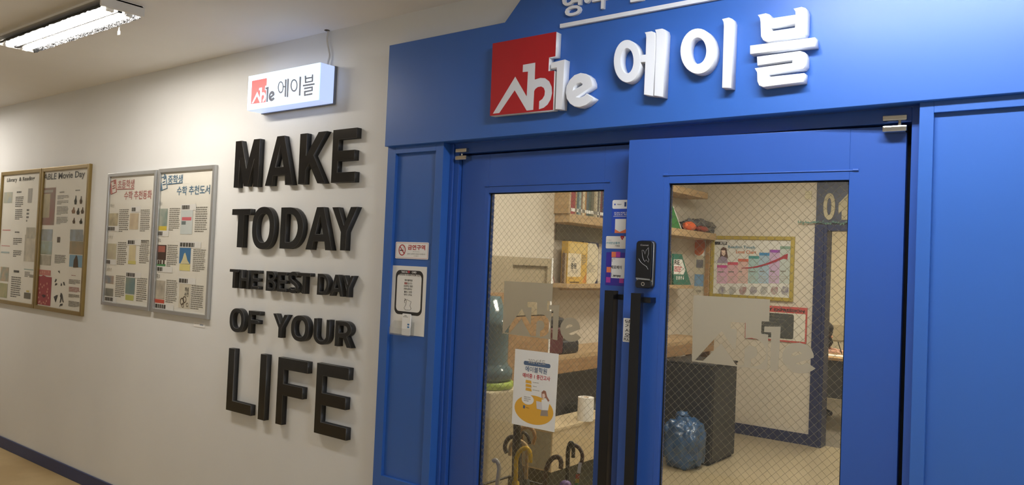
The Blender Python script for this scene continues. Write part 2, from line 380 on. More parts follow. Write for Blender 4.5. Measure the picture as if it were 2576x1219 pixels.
LET = [  # word, letter, crop, left, right, top, bottom, stem, bar
 ('MAKE', 'M', c4, (88, 1020), (265, 1010), (95, 857), (80, 1195), .2, .2), ('MAKE', 'A', c4, (307, 1182), (510, 1173), (420, 818), (307, 1182), .27, .2),
 ('MAKE', 'K', c4, (558, 985), (747, 1165), (565, 803), (552, 1170), .26, .2), ('MAKE', 'E', c4, (799, 965), (980, 790), (805, 775), (793, 1160), .25, .19),
 ('TODAY', 'T', c5, (70, 150), (205, 150), (130, 131), (130, 412), .32, .155), ('TODAY', 'O', c5, (215, 265), (377, 265), (298, 115), (285, 425), .21, .155),
 ('TODAY', 'D', c5, (421, 270), (588, 270), (428, 120), (415, 420), .24, .16), ('TODAY', 'A', c5, (603, 427), (797, 432), (714, 117), (603, 427), .25, .2),
 ('TODAY', 'Y', c5, (800, 120), (985, 115), (890, 117), (880, 434), .22, .2),
 ('THE', 'T', cA, (100, 180), (385, 200), (240, 150), (225, 755), .24, .15), ('THE', 'H', cA, (420, 470), (700, 480), (430, 165), (430, 770), .24, .16),
 ('THE', 'E', cA, (780, 500), (1045, 250), (800, 180), (770, 785), .28, .16),
 ('BEST', 'B', cA, (1268, 520), (1570, 650), (1290, 205), (1255, 840), .25, .16), ('BEST', 'E', cA, (1640, 560), (1940, 270), (1660, 235), (1640, 865), .28, .16),
 ('BEST', 'S', cB, (-85, 640), (258, 700), (100, 225), (100, 930), .25, .16), ('BEST', 'T', cB, (250, 330), (650, 330), (450, 270), (440, 945), .22, .16),
 ('DAY', 'D', cB, (868, 630), (1240, 620), (890, 290), (855, 970), .2, .15), ('DAY', 'A', cB, (1262, 1000), (1690, 1035), (1500, 325), (1450, 1018), .2, .17),
 ('DAY', 'Y', cB, (1680, 350), (2060, 375), (1740, 345), (1840, 1055), .2, .17),
 ('OF', 'O', cC, (98, 480), (595, 450), (350, 65), (350, 885), .2, .16), ('OF', 'F', cC, (733, 530), (1140, 230), (755, 140), (720, 915), .25, .165),
 ('YOUR', 'Y', cC, (1585, 245), (2095, 300), (1640, 245), (1790, 1070), .2, .17), ('YOUR', 'O', cD, (20, 500), (565, 490), (290, 95), (290, 895), .2, .165),
 ('YOUR', 'U', cD, (715, 520), (1205, 520), (740, 180), (960, 995), .21, .15), ('YOUR', 'R', cD, (1375, 620), (1868, 1095), (1400, 250), (1365, 1030), .22, .17),
 ('LIFE', 'L', c6, (93, 440), (262, 690), (105, 217), (82, 668), .25, .165), ('LIFE', 'I', c6, (325, 500), (372, 500), (335, 260), (316, 738), 1, 1),
 ('LIFE', 'F', c6, (455, 520), (681, 350), (468, 283), (443, 770), .21, .17), ('LIFE', 'E', c6, (737, 580), (982, 400), (750, 325), (725, 835), .2, .17)]
SIZES = {'MAKE': 'tall', 'TODAY': 'tall', 'THE': 'small', 'BEST': 'small', 'DAY': 'small', 'OF': 'medium', 'YOUR': 'medium', 'LIFE': 'extra tall'}
for wd, ch, cr, l, r, t, b, st, bar in LET:
    u0, u1, v1, v0 = wl.uv(*cr(*l))[0], wl.uv(*cr(*r))[0], wl.uv(*cr(*t))[1], wl.uv(*cr(*b))[1]
    g = [[(u0+x*(u1-u0), v0+y*(v1-v0)) for x, y in L] for L in glyph(ch, st, bar)]
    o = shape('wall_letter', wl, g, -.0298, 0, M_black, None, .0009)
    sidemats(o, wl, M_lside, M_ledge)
    tag(o, f'{SIZES[wd]} glossy black raised letter {ch} of the word {wd} on the beige wall', 'letter', 'black letters of the wall slogan')

# ------------------------------------------------------------------ white letters and emblem on the fascia
c8 = CR(1200, 0, 900/2576)
TH = .036; fl = wall_at(FAS-TH)
def fu(L): return [fl.uv(*c8(*p)) for p in L]
SQ = fu([(113, 313), (570, 228), (562, 404), (517, 412), (512, 512), (555, 508), (545, 790), (93, 833)])
AB = fu([(113, 818), (275, 550), (357, 692), (366, 515), (328, 519), (330, 466), (420, 450), (416, 572), (455, 560), (490, 562), (520, 585), (538, 625), (541, 670), (530, 715), (508, 752), (480, 775), (445, 787), (447, 728), (470, 712), (485, 685), (488, 655), (480, 632), (462, 622), (438, 626), (420, 640), (412, 655), (405, 790), (357, 796), (271, 650), (160, 813)])
EL = fu([(533, 450), (632, 427), (610, 785), (563, 786), (573, 487), (530, 495)])
EE = fu([(829, 592), (815, 555), (785, 531), (745, 524), (700, 540), (665, 575), (643, 620), (637, 665), (645, 710), (668, 745), (700, 767), (740, 771), (785, 755), (820, 728), (840, 705), (788, 672), (770, 690), (742, 702), (715, 697), (830, 622)])
EH = fu([(690, 650), (697, 625), (720, 601), (745, 595), (758, 603), (756, 612)])
e = thing('sign_emblem', 'red square emblem with white Ab outline on the blue fascia', 'emblem', (SQ[7][0]+.13, FAS, SQ[7][1]))
shape('emblem_body', fl, [SQ], -TH+.0004, -.0022, M_white, e, .001)
shape('red_face', fl, [SQ, AB], -.0022, 0, M_red, e)
shape('white_mark', fl, [AB], -.0022, -.0006, mat('emblem_white', (222, 224, 228), .45), e)
M_let = mat('acrylic_white', (234, 236, 240), .42)
def sign(loops, label, n0=-TH+.0004):
    o = shape('sign_letter', fl, loops, n0, 0, M_let, None, .0012)
    return tag(o, label, 'letter', 'white raised letters on the blue fascia')
sign([EL], 'white raised letter l beside the red emblem'); sign([EE, EH], 'white raised letter e between the red emblem and Korean letters')
def ell(cx, cy, rx, ry, tilt=0., n=36): return [(cx+rx*math.cos(2*math.pi*i/n), cy+ry*math.sin(2*math.pi*i/n)-tilt*rx*math.cos(2*math.pi*i/n)) for i in range(n)]
ER = [(1205, 232), (1255, 224), (1278, 232), (1285, 260), (1268, 690), (1200, 681), (1210, 447), (1165, 449), (1170, 395), (1213, 392), (1217, 270), (1214, 247)]
ES = [(1280, 213), (1332, 205), (1353, 213), (1360, 240), (1340, 697), (1274, 689), (1290, 265), (1288, 236)]
o = thing('sign_letter', 'large white raised Korean letter with ring and double stem beside the l and e', 'letter', (fu([(1085, 590)])[0][0], FAS, fu([(1085, 690)])[0][1]), group='white raised letters on the blue fascia')
shape('ring_stroke', fl, [fu(ell(1080, 440, 97, 154)), fu(ell(1080, 437, 45, 90))], -TH+.0004, 0, M_let, o, .0012)
shape('stem_stroke', fl, [fu(ER)], -TH+.0004, -.0001, M_let, o, .0012); shape('stem_stroke', fl, [fu(ES)], -TH+.0004, 0, M_let, o, .0012)
o = thing('sign_letter', 'large white raised Korean letter with ring and single stem in the middle', 'letter', (fu([(1650, 590)])[0][0], FAS, fu([(1650, 630)])[0][1]), group='white raised letters on the blue fascia')
shape('ring_stroke', fl, [fu(ell(1590, 368, 127, 164)), fu(ell(1588, 365, 61, 94))], -TH+.0004, 0, M_let, o, .0012)
shape('stem_stroke', fl, [fu([(1763, 137), (1812, 125), (1836, 135), (1845, 160), (1830, 632), (1763, 632), (1776, 190), (1773, 158)])], -TH+.0004, 0, M_let, o, .0012)
o = thing('sign_letter', 'large white raised Korean letter of stacked strokes at the end of the sign', 'letter', (fu([(2200, 590)])[0][0], FAS, fu([(2200, 620)])[0][1]), group='white raised letters on the blue fascia')
shape('upper_stroke', fl, [fu([(2020, 107), (2078, 95), (2105, 103), (2115, 132), (2293, 105), (2291, 82), (2278, 62), (2335, 49), (2364, 57), (2372, 85), (2368, 235), (2352, 260), (2095, 303), (2060, 290), (2043, 262), (2040, 160), (2035, 130)]), fu([(2113, 197), (2290, 170), (2288, 198), (2116, 224)])], -TH+.0004, 0, M_let, o, .0012)
shape('bar_stroke', fl, [fu([(1965, 327), (2432, 268), (2435, 332), (1965, 390)])], -TH+.0004, 0, M_let, o, .0012)
shape('lower_stroke', fl, [fu([(2015, 407), (2325, 366), (2358, 376), (2368, 405), (2367, 470), (2350, 494), (2098, 533), (2100, 553), (2355, 525), (2352, 588), (2060, 627), (2030, 615), (2017, 585), (2015, 520), (1998, 490), (2268, 452), (2270, 432), (2018, 472)])], -TH+.0004, 0, M_let, o, .0012)
GL_E = [[fu(ell(1080, 440, 97, 154)), fu(ell(1080, 437, 66, 118))], [fu([(1222, 232), (1278, 232), (1268, 690), (1215, 681), (1222, 440), (1165, 442), (1168, 405), (1224, 402)])], [fu([(1302, 213), (1356, 213), (1342, 697), (1290, 689)])]]
GL_I = [[fu(ell(1590, 368, 127, 164)), fu(ell(1590, 366, 86, 124))], [fu([(1780, 130), (1845, 135), (1830, 632), (1772, 632)])]]
GL_B = [[fu([(2025, 107), (2085, 98), (2092, 150), (2310, 118), (2308, 62), (2364, 52), (2368, 245), (2060, 297), (2040, 285)]), fu([(2092, 190), (2310, 155), (2310, 218), (2095, 252)])], [fu([(1965, 340), (2432, 280), (2435, 325), (1965, 385)])], [fu([(2015, 412), (2362, 366), (2367, 490), (2078, 533), (2080, 580), (2355, 540), (2352, 588), (2022, 627), (2015, 497), (2310, 455), (2308, 415), (2018, 458)])]]
# small line of lettering and its underline, cut by the top of the picture
cU = CR(1380, 0, 460/2576); ul = wall_at(FAS-.012)
a = ul.uv(*cU(160, 338)); b_ = ul.uv(*cU(160, 393))
tag(rect('sign_underline', ul, (a[0], b_[1], -.62, a[1]), -.0118, M_let, None, .0118), 'long white raised bar underlining the small upper lettering', 'sign bar')
for s_, l, r, lab in (('영', 190, 458, 'small white raised Korean letter above the left end of the underline'), ('·', 500, 580, 'small white raised dot between two upper letters'), ('수', 610, 915, 'small white raised Korean letter with centre stem after the dot'), ('전', 1100, 1340, 'small white raised Korean letter ending the upper line')):
    u0, u1 = ul.uv(*cU(l, 0))[0], ul.uv(*cU(r, 0))[0]
    vb = ul.uv(*cU(355, 215))[1]; hgt = (ul.uv(*cU(458, 0))[0]-ul.uv(*cU(190, 0))[0])*1.08
    zz = (vb, vb+hgt)
    if s_ == '·': q = ul.uv(*cU(540, 40)); zz = (q[1], q[1]+(u1-u0))
    if s_ == '전': zz = (ul.uv(*cU(1105, 42))[1], ul.uv(*cU(1105, 42))[1]+hgt*.95)
    if s_ == '수': zz = (ul.uv(*cU(760, 120))[1], ul.uv(*cU(760, 120))[1]+hgt*.95)
    tag(text('sign_letter', ul, s_, u0, zz[0], u1, zz[1], -.0118, M_let, None, .018, .0118), lab, 'letter', 'small white letters on the upper fascia')

# ------------------------------------------------------------------ doors
F1 = Matrix.Translation((HX0, DOORY, 0))
TH2 = math.atan2(.085, .868)
F2 = Matrix.Translation((HX1-.003, DOORY, 0)) @ Matrix.Rotation(TH2, 4, 'Z')
def fplane(F, n=0.):
    R = F.to_3x3(); return PL(F @ Vector((0, -n, 0)), R @ Vector((1, 0, 0)), R @ Vector((0, 0, 1)))
D1, D2 = fplane(F1), fplane(F2)
M_handle = mat('handle_black', (13, 13, 15), .28)
def local(F, X, n, Z): return F @ Vector((X, -n, Z))
def leaf(name, label, F, D, x0, x1, gx0, gx1, gz1, bar, hinge_x):
    gz0 = .24
    e = thing(name, label, 'door', F @ Vector((0, 0, 0)), TH2 if F is F2 else 0., kind='structure')
    Y = (0, .04); Z0 = .016
    box('stile', (x0, gx0), Y, (Z0, ZD), M_blue2, e, .0015, F); box('stile', (gx1, x1), Y, (Z0, ZD), M_blue2, e, .0015, F)
    box('top_rail', (gx0, gx1), Y, (gz1, ZD), M_blue2, e, .001, F); box('bottom_rail', (gx0, gx1), Y, (Z0, gz0), M_blue2, e, .001, F)
    # weld seams left proud of the surface by the painter
    r = .0028; zz = gz1+.028
    tube('weld_seam', [local(F, gx0-.014, .0004, zz), local(F, gx1+.02, .0004, zz)], r, M_blue2, e, 1)
    for gx in (gx0-.012, gx1+.018): tube('weld_seam', [local(F, gx-.008, .0004, zz+.001), local(F, gx+.008, .0004, zz+.001)], r*1.7, M_blue2, e, 1)
    for gx in (gx0, gx1): tube('weld_seam', [local(F, gx, .0002, zz), local(F, gx, .0002, ZD-.003)], .0007, M_blue2, e, 1)
    tube('weld_seam', [local(F, gx0-.017, .0002, .05), local(F, gx0-.017, .0002, zz-.002)], .0009, M_blue2, e, 1)
    p = box('glass_pane', (gx0, gx1), (.018, .022), (gz0, gz1), M_glass, e, 0, F)
    box('gasket', (gx0, gx0+.004), (.014, .018), (gz0, gz1), M_gap, e, 0, F); box('gasket', (gx1-.004, gx1), (.014, .018), (gz0, gz1), M_gap, e, 0, F)
    box('gasket', (gx0, gx1), (.014, .018), (gz1-.004, gz1), M_gap, e, 0, F)
    # diagonal wires cast inside the pane
    V = []; Fc = []; pitch = .027; w_, h_ = gx1-gx0, gz1-gz0; t = .00045
    for sg in (1, -1):
        k = -int(h_/pitch)-1
        while k*pitch < w_:
            a = k*pitch
            xa, za = (a, 0) if a >= 0 else (0, -a)
            L_ = min(w_-xa, h_-za)
            if L_ > .003:
                pts = [(xa, za), (xa+L_, za+L_)]
                if sg < 0: pts = [(w_-q[0], q[1]) for q in pts]
                dx, dz = pts[1][0]-pts[0][0], pts[1][1]-pts[0][1]; ln = math.hypot(dx, dz); ox, oz = -dz/ln*t, dx/ln*t
                b = len(V)
                for q in pts:
                    for (s1, dy) in ((1, 0), (0, -t), (-1, 0), (0, t)):
                        V.append(F @ Vector((gx0+q[0]+ox*s1, .020+dy, gz0+q[1]+oz*s1)))
                Fc += [(b+i, b+(i+1) % 4, b+4+(i+1) % 4, b+4+i) for i in range(4)]
            k += 1
    o = mesh('wire_mesh', V, Fc, M_wire, p); 
    # long pull handle on two brackets
    u0, u1, zt, n0, n1 = bar
    h = box('pull_handle', (u0, u1), (-n1, -n0), (.42, zt), M_handle, e, .0012, F)
    for z in (zt-.022, .5): box('bracket', (u0+.012, u1+.026), (-n0-.004, 0), (z-.009, z+.009), M_handle, h, .001, F)
    for s_ in (0, 1):
        z = ZD+.02 if s_ else ZD-.012
        hx = hinge_x
        hg = box('pivot_hinge', (hx-.032, hx+.032), (-.036, -.0005), (z-.010, z+.008), M_chrome, e, .004, F)
        if not s_: lathe('hinge_pin', [(.006, z), (.006, z+.034)], *(F @ Vector((hx+(.012 if hx < 0 else -.012), -.012, 0))).xy, M_chrome, hg, 12)
    return e
def du(D, px, py, n=0.): return D.uv(px, py, n)[0]
def dv(D, px, py, n=0.): return D.uv(px, py, n)[1]
n1 = .085
leaf('door_1', 'blue wired-glass door leaf standing closed, covered with payment stickers', F1, D1, .004, .853,
     du(D1, 1229.6, 485), du(D1, 1519.6, 472.7), dv(D1, 1229.6, 485), (du(D1, 1521, 735, n1), du(D1, 1543, 735, n1), dv(D1, 1530, 730, n1), .05, n1), .022)
n2 = .07
leaf('door_2', 'blue wired-glass door leaf standing slightly ajar, carrying the keypad lock', F2, D2, -.872, -.001,
     du(D2, 1683, 461), du(D2, 2136, 452), dv(D2, 1683, 461), (du(D2, 1587, 745, n2), du(D2, 1612, 745, n2), dv(D2, 1600, 737, n2), .045, n2), -.03)

# keypad lock on the ajar leaf
cK = CR(1480, 460, 220/610)
k = thing('door_lock', 'black electronic keypad lock with butterfly etching and chrome edge', 'door lock', pix(D2, 1622, 722))
kb = D2.at(.026)
a = [kb.uv(*cK(*p)) for p in ((338, 402), (450, 402), (336, 730))]
r = (a[0][0], a[2][1], a[1][0], a[0][1])
shape('lock_body', D2, [rrect(r[0]-.001, r[1], r[2]+.004, r[3]+.002, .014)], .0004, .012, mat('lock_dark', (34, 34, 36), .35), k, .003)
shape('chrome_edge', D2, [rrect(r[0], r[1]+.004, r[2]+.002, r[3], .013)], .012, .018, M_chrome, k, .002)
shape('slide_cover', D2, [rrect(r[0], r[1]+.028, r[2], r[3], .012)], .018, .03, mat('lock_black', (18, 18, 19), .2), k, .0025)
shape('lower_shell', D2, [rrect(r[0], r[1], r[2], r[1]+.027, .009)], .018, .027, mat('lock_black2', (26, 26, 28), .3), k, .002)
w_ = r[2]-r[0]
shape('window_strip', D2, [[(r[0]+.004, r[1]+.030), (r[2]-.004, r[1]+.027), (r[2]-.004, r[1]+.032), (r[0]+.004, r[1]+.035)]], .0302, .0306, mat('lock_window', (150, 152, 150), .3, metal=.6), k)
shape('key_ring', D2, [ell(r[0]+w_*.5, r[1]+.014, .0065, .0065, 0, 20), ell(r[0]+w_*.5, r[1]+.014, .004, .004, 0, 16)], .0271, .029, M_chrome, k)
M_etch = mat('etched_silver', (190, 190, 192), .35, metal=.5)
bf = [(.5, .60), (.42, .68), (.38, .80), (.48, .80), (.58, .72), (.64, .80), (.78, .86), (.80, .74), (.74, .66), (.84, .60), (.80, .55), (.66, .60), (.58, .56)]
P = [D2.M() @ Vector((r[0]+w_*x, r[1]+(r[3]-r[1])*y, .0305)) for x, y in bf]
tube('butterfly_etching', P, .0005, M_etch, k, 1, True)
tube('vine_etching', [D2.M() @ Vector((r[0]+w_*x, r[1]+(r[3]-r[1])*y, .0305)) for x, y in ((.2, .62), (.3, .56), (.42, .52), (.55, .49), (.7, .46), (.8, .4))], .0005, M_etch, k, 1)
text('brand_print', D2, 'Comet', r[0]+w_*.28, r[3]-.017, r[2]-w_*.22, r[3]-.012, .0305, M_etch, k)

# frosted logo film on both panes
u_l = min(p[0] for p in SQ); u_r = max(p[0] for p in SQ); v_t = max(p[1] for p in SQ)
def logo(plane, L, R, T, n, vk=.935):
    q = plane.at(n); a, b, c = q.uv(*L)[0], q.uv(*R)[0], q.uv(*T)[1]; k = (b-a)/(u_r-u_l)
    return {n_: [(a+(x-u_l)*k, c+(y-v_t)*k*vk) for x, y in G] for n_, G in (('SQ', SQ), ('AB', AB), ('EL', EL), ('EE', EE), ('EH', EH))}
for D, L_, R_, T_, lab in ((D1, (1266.5, 760), (1391, 713), (1391, 713), 'frosted logo film on the closed door leaf pane'), (D2, (1745.3, 741.3), (1937, 751), (1745.3, 741.3), 'frosted logo film on the ajar door leaf pane')):
    g = logo(D, L_, R_, T_, -.017)
    t = thing('logo_film', lab, 'decal', D.M() @ Vector((g['SQ'][7][0], g['SQ'][7][1], -.017)))
    shape('film_square', D, [g['SQ'], g['AB']], -.0174, -.0172, M_film, t)
    shape('film_letter', D, [g['EL']], -.0174, -.0172, M_film, t); shape('film_letter', D, [g['EE'], g['EH']], -.0174, -.0172, M_film, t)

# notice taped to the closed leaf
cN = CR(1285, 870, 125/693); G1 = D1.at(-.0155)
t = thing('paper_notice', 'white exam notice with yellow oval and seated woman taped to glass', 'notice', pix(G1, *cN(310, 1200)))
q = [G1.uv(*cN(*p)) for p in ((62, 36), (668, 110), (608, 1200), (12, 1080))]
shape('sheet', G1, [q], -.0009, -.0002, M_offw, t)
def nr(x0, y0, x1, y1): return prect(G1, cN(x0, y0), cN(x1, y1))
M_slate = mat('print_slate', (84, 104, 134), .6); M_pred = mat('print_red', (192, 62, 74), .6); M_amber = mat('print_amber', (226, 172, 62), .6)
text('heading_print', G1, '2024년도', *[G1.uv(*cN(245, 225))[0], G1.uv(*cN(360, 252))[1], G1.uv(*cN(485, 240))[0], G1.uv(*cN(360, 180))[1]], .0004, M_lgrey, t, .01)
a, b = G1.uv(*cN(182, 222)), G1.uv(*cN(553, 275))
shape('heading_bar', G1, [rrect(a[0], (a[1]+b[1])/2-.010, b[0], (a[1]+b[1])/2+.006, .007)], .0001, .0002, M_slate, t)
text('title_print', G1, '에이블학원', G1.uv(*cN(203, 320))[0], G1.uv(*cN(350, 372))[1], G1.uv(*cN(505, 340))[0], G1.uv(*cN(350, 292))[1], .0004, M_slate, t, .012)
text('title_print', G1, '예비중 1 중간고사', G1.uv(*cN(165, 410))[0], G1.uv(*cN(350, 460))[1], G1.uv(*cN(550, 440))[0], G1.uv(*cN(350, 395))[1], .0004, M_pred, t, .018)
for y in (482, 536, 588):
    a = G1.uv(*cN(210, y-14)); shape('tag_print', G1, [[a, (a[0]+.026, a[1]-.001), (a[0]+.029, a[1]-.0125), (a[0]-.001, a[1]-.0115)]], .0001, .0002, M_amber, t)
    lines('small_print', G1, (a[0]+.034, a[1]-.009, a[0]+.082, a[1]-.003), 1, M_lgrey, .0002, t, words=5)
c = G1.uv(*cN(318, 890)); E_ = ell(0, 0, .094, .056, 0, 40)
shape('oval_print', G1, [[(c[0]+x, c[1]+y) for x, y in E_]], .0001, .0002, M_amber, t)
a = G1.uv(*cN(235, 750)); shape('bubble_print', G1, [[(a[0]+x, a[1]+y) for x, y in ell(0, .002, .03, .02, 0, 20)], ], .0002, .0003, M_offw, t)
lines('small_print', G1, (a[0]-.018, a[1]-.008, a[0]+.016, a[1]+.014), 3, M_lgrey, .0006, t, words=4)
a = G1.uv(*cN(185, 845)); rect('badge_print', G1, (a[0]-.005, a[1]-.006, a[0]+.005, a[1]+.006), .0005, M_slate, t)
lines('small_print', G1, (a[0]+.01, a[1]-.005, a[0]+.045, a[1]+.001), 1, mat('print_brown', (170, 130, 60), .6), .0005, t, words=3)
hp = lambda P: [G1.uv(*cN(*p)) for p in P]
shape('woman_skirt_print', G1, [hp([(425, 885), (515, 895), (520, 978), (412, 970)])], .0003, .0004, mat('print_taupe', (156, 142, 128), .6), t)
shape('woman_blouse_print', G1, [hp([(430, 745), (500, 740), (540, 800), (520, 895), (425, 890)])], .0004, .0005, M_offw, t)
shape('woman_hair_print', G1, [hp([(430, 640), (460, 615), (490, 630), (505, 700), (540, 760), (520, 775), (490, 720), (432, 720)])], .0005, .0006, mat('print_chestnut', (160, 112, 92), .6), t)
shape('woman_face_print', G1, [hp([(440, 665), (470, 660), (482, 700), (465, 725), (440, 712)])], .0006, .0007, mat('print_skin', (232, 206, 190), .6), t)
shape('folder_print', G1, [hp([(355, 762), (430, 780), (440, 890), (362, 872)])], .0006, .0007, mat('print_folder', (214, 208, 206), .6), t)

# stickers on the closed leaf
cS = CR(1520, 490, 70/371)
def su(x, y): return D1.uv(*cS(x, y), .0006)
M_cobalt = mat('sticker_cobalt', (38, 78, 190), .4); M_teal = mat('print_teal', (64, 140, 150), .6); M_vio = mat('sticker_indigo', (58, 44, 150), .4)
M_orange = mat('sticker_orange', (232, 126, 84), .4); M_mag = mat('sticker_magenta', (176, 62, 150), .4)
t = thing('payment_sticker', 'blue payment sticker with white header and orange corner above the gift card sticker', 'sticker', pix(D1, *cS(200, 505)))
a, b = su(108, 68), su(92, 508); W_ = .092
shape('sticker_sheet', D1, [rrect(b[0], b[1], b[0]+W_, a[1], .006)], .0002, .0006, M_cobalt, t)
h0 = su(110, 185)[1]
shape('white_header', D1, [rrect(b[0]+.001, h0, b[0]+W_, a[1], .006)], .0006, .0008, M_white, t)
text('brand_print', D1, 'Alipay+', su(172, 128)[0], su(172, 137)[1], su(232, 128)[0], su(172, 118)[1], .001, M_ink, t, .02)
rect('brand_mark', D1, (su(140, 0)[0], su(140, 138)[1], su(157, 0)[0], su(140, 116)[1]), .001, M_cobalt, t)
rect('brand_mark', D1, (su(275, 0)[0], su(275, 155)[1], su(300, 0)[0], su(275, 95)[1]), .001, mat('sticker_navy', (30, 60, 120), .5), t)
text('offer_print', D1, 'SCAN FOR OFFERS', su(134, 236)[0], su(134, 247)[1], b[0]+W_-.004, su(134, 228)[1], .001, M_white, t, .02)
text('offer_print', D1, '포인트도 적립 혜택', su(134, 262)[0], su(134, 272)[1], b[0]+W_-.004, su(134, 253)[1], .001, M_white, t, .02)
rect('small_print', D1, (su(134, 0)[0], su(134, 288)[1], b[0]+W_-.006, su(134, 282)[1]), .001, M_white, t)
y0, y1 = su(150, 470)[1], su(150, 320)[1]; x0 = su(145, 400)[0]
shape('orange_corner', D1, [[(x0-.001, b[1]+.0005), (x0+.05, b[1]+.0005), (x0+.05, y0+.006), (x0+.02, y0-.004), (x0, y0+.006)]], .0006, .0008, M_orange, t)
shape('white_patch', D1, [[(x0, y0+.004), (x0+.02, y0-.006), (x0+.045, y0+.004), (x0+.045, y1), (x0, y1)]], .0008, .001, M_offw, t)
t = thing('gift_card_sticker', 'cream gift certificate sticker with red heart', 'sticker', pix(D1, *cS(150, 715)))
a, b = su(28, 548), su(20, 712); W2 = .092
shape('sticker_sheet', D1, [rrect(b[0], b[1], b[0]+W2, a[1], .004)], .0002, .0008, mat('sticker_cream', (226, 222, 212), .45), t, .0002)
text('title_print', D1, '서대문상품권', su(50, 0)[0], su(50, 655)[1], su(232, 0)[0], su(50, 622)[1], .001, M_teal, t, .018)
text('subtitle_print', D1, '가맹점', su(168, 0)[0], su(168, 690)[1], su(230, 0)[0], su(168, 668)[1], .001, M_ink, t, .01)
text('small_print', D1, '○ 서대문구', su(58, 0)[0], su(58, 608)[1], su(125, 0)[0], su(58, 596)[1], .001, M_grey, t)
c = su(242, 570)
shape('red_heart', D1, [[(c[0]+x*.0075, c[1]+y*.0085) for x, y in ((0, -1), (-.9, .0), (-1, .5), (-.75, .9), (-.3, .85), (0, .5), (.3, .85), (.75, .9), (1, .5), (.9, 0))]], .0008, .0012, M_red, t)
tube('heart_line', [D1.M() @ Vector((c[0]+x, c[1]+y, .0013)) for x, y in ((-.004, .001), (-.001, .0005), (0, -.003), (.001, .003), (.0025, -.002), (.004, -.001))], .0004, M_white, t, 1)
t = thing('zero_pay_sticker', 'indigo payment sticker with orange and magenta squares around white card', 'sticker', pix(D1, *cS(150, 1200)))
a, b = su(22, 762), su(12, 1200)
shape('sticker_sheet', D1, [rrect(b[0], b[1], b[0]+.096, a[1], .003)], .0002, .0006, M_vio, t)
sq = su(155, 800)[0]-su(97, 800)[0]
for x, y, m in ((97, 828, M_orange), (155, 828, M_mag), (30, 1030, M_orange), (24, 1165, M_mag), (198, 1172, M_mag)):
    p = su(x, y); rect('colour_square', D1, (p[0], p[1], p[0]+sq, p[1]+sq*1.08), .0008, m, t)
p, q = su(90, 1105), su(95, 835)
rect('white_card', D1, (p[0], p[1], p[0]+.062, q[1]), .001, M_offw, t)
text('name_print', D1, '제로페이', su(125, 0)[0], su(125, 985)[1], su(125, 0)[0]+.046, su(125, 938)[1], .0012, M_ink, t, .02)
text('name_print', D1, 'zeropay', su(158, 0)[0], su(158, 1098)[1], su(158, 0)[0]+.033, su(158, 1066)[1], .0012, M_ink, t, .035)
for P in (((106, 890), (106, 852), (146, 852)), ((100, 1040), (100, 1084), (134, 1084))):
    tube('corner_mark', [D1.M() @ Vector((*su(*x), .0012)) for x in P], .0006, M_ink, t, 1)
# vertical PULL sticker on the ajar leaf
cP = CR(1480, 460, 220/610)
a, b = D2.uv(*cP(247, 940)), D2.uv(*cP(240, 1105))
t = thing('pull_sticker', 'narrow white vertical PULL sticker beside the handle of the ajar leaf', 'sticker', D2.M() @ Vector((b[0]+.01, b[1], 0)))
W3 = .034
shape('sticker_sheet', D2, [rrect(b[0], b[1], b[0]+W3, a[1], .002)], .0002, .0006, M_offw, t)
hh = (a[1]-b[1])
for i, ch in enumerate('당기시오'):
    z = a[1]-hh*(.06+.19*i); text('syllable_print', D2, ch, b[0]+.006, z-hh*.15, b[0]+.027, z, .0008, M_ink, t, .015)
text('pull_print', D2, 'PULL', b[0]+.004, b[1]+hh*.05, b[0]+.030, b[1]+hh*.16, .0008, M_ink, t, .02)
rect('rule_print', D2, (b[0]+.003, b[1]+hh*.185, b[0]+W3-.003, b[1]+hh*.195), .0008, M_ink, t)

# ------------------------------------------------------------------ signs on the narrow pilaster
cQ = CR(975, 600, 115/539); ip = wall_at(INSET)
def qu(x, y): return ip.uv(*cQ(x, y))
t = thing('no_smoking_sign', 'white no smoking sign with red lettering on the blue pilaster', 'sign', pix(ip, *cQ(290, 245)))
a, b = qu(102, 36), qu(483, 245)
r = (a[0], b[1]+.002, b[0], a[1]); r = (a[0], (qu(98, 235)[1]+b[1])/2, b[0], (a[1]+qu(488, 45)[1])/2)
shape('sign_plate', ip, [rrect(*r, .006)], .0002, .003, M_white, t, .0006)
shape('border_line', ip, [rrect(r[0]+.004, r[1]+.004, r[2]-.004, r[3]-.004, .005), rrect(r[0]+.005, r[1]+.005, r[2]-.005, r[3]-.005, .004)], .003, .0032, M_pred, t)
c = qu(178, 133); M_nored = mat('prohibition_red', (176, 36, 44), .5)
shape('prohibition_ring', ip, [ell(c[0], c[1], .0215, .0245, 0, 30), ell(c[0], c[1], .0175, .0205, 0, 30)], .0034, .0038, M_nored, t)
shape('cigarette_print', ip, [[(c[0]-.014, c[1]-.004), (c[0]+.008, c[1]-.004), (c[0]+.008, c[1]+.0005), (c[0]-.014, c[1]+.0005)]], .0031, .0033, M_ink, t)
tube('smoke_print', [ip.M() @ Vector((c[0]+x, c[1]+y, .0033)) for x, y in ((.006, .003), (.009, .008), (.004, .011), (.008, .016), (.012, .012))], .0006, M_grey, t, 1)
shape('prohibition_bar', ip, [[(c[0]-.0155, c[1]+.014), (c[0]-.0125, c[1]+.017), (c[0]+.0155, c[1]-.014), (c[0]+.0125, c[1]-.017)]], .0036, .0039, M_nored, t)
text('title_print', ip, '금연구역', qu(245, 100)[0], qu(350, 134)[1], qu(450, 100)[0], qu(350, 73)[1], .0034, M_nored, t, .025)
text('subtitle_print', ip, 'No Smoking', qu(305, 150)[0], qu(340, 160)[1], qu(382, 150)[0], qu(340, 147)[1], .0034, M_grey, t)
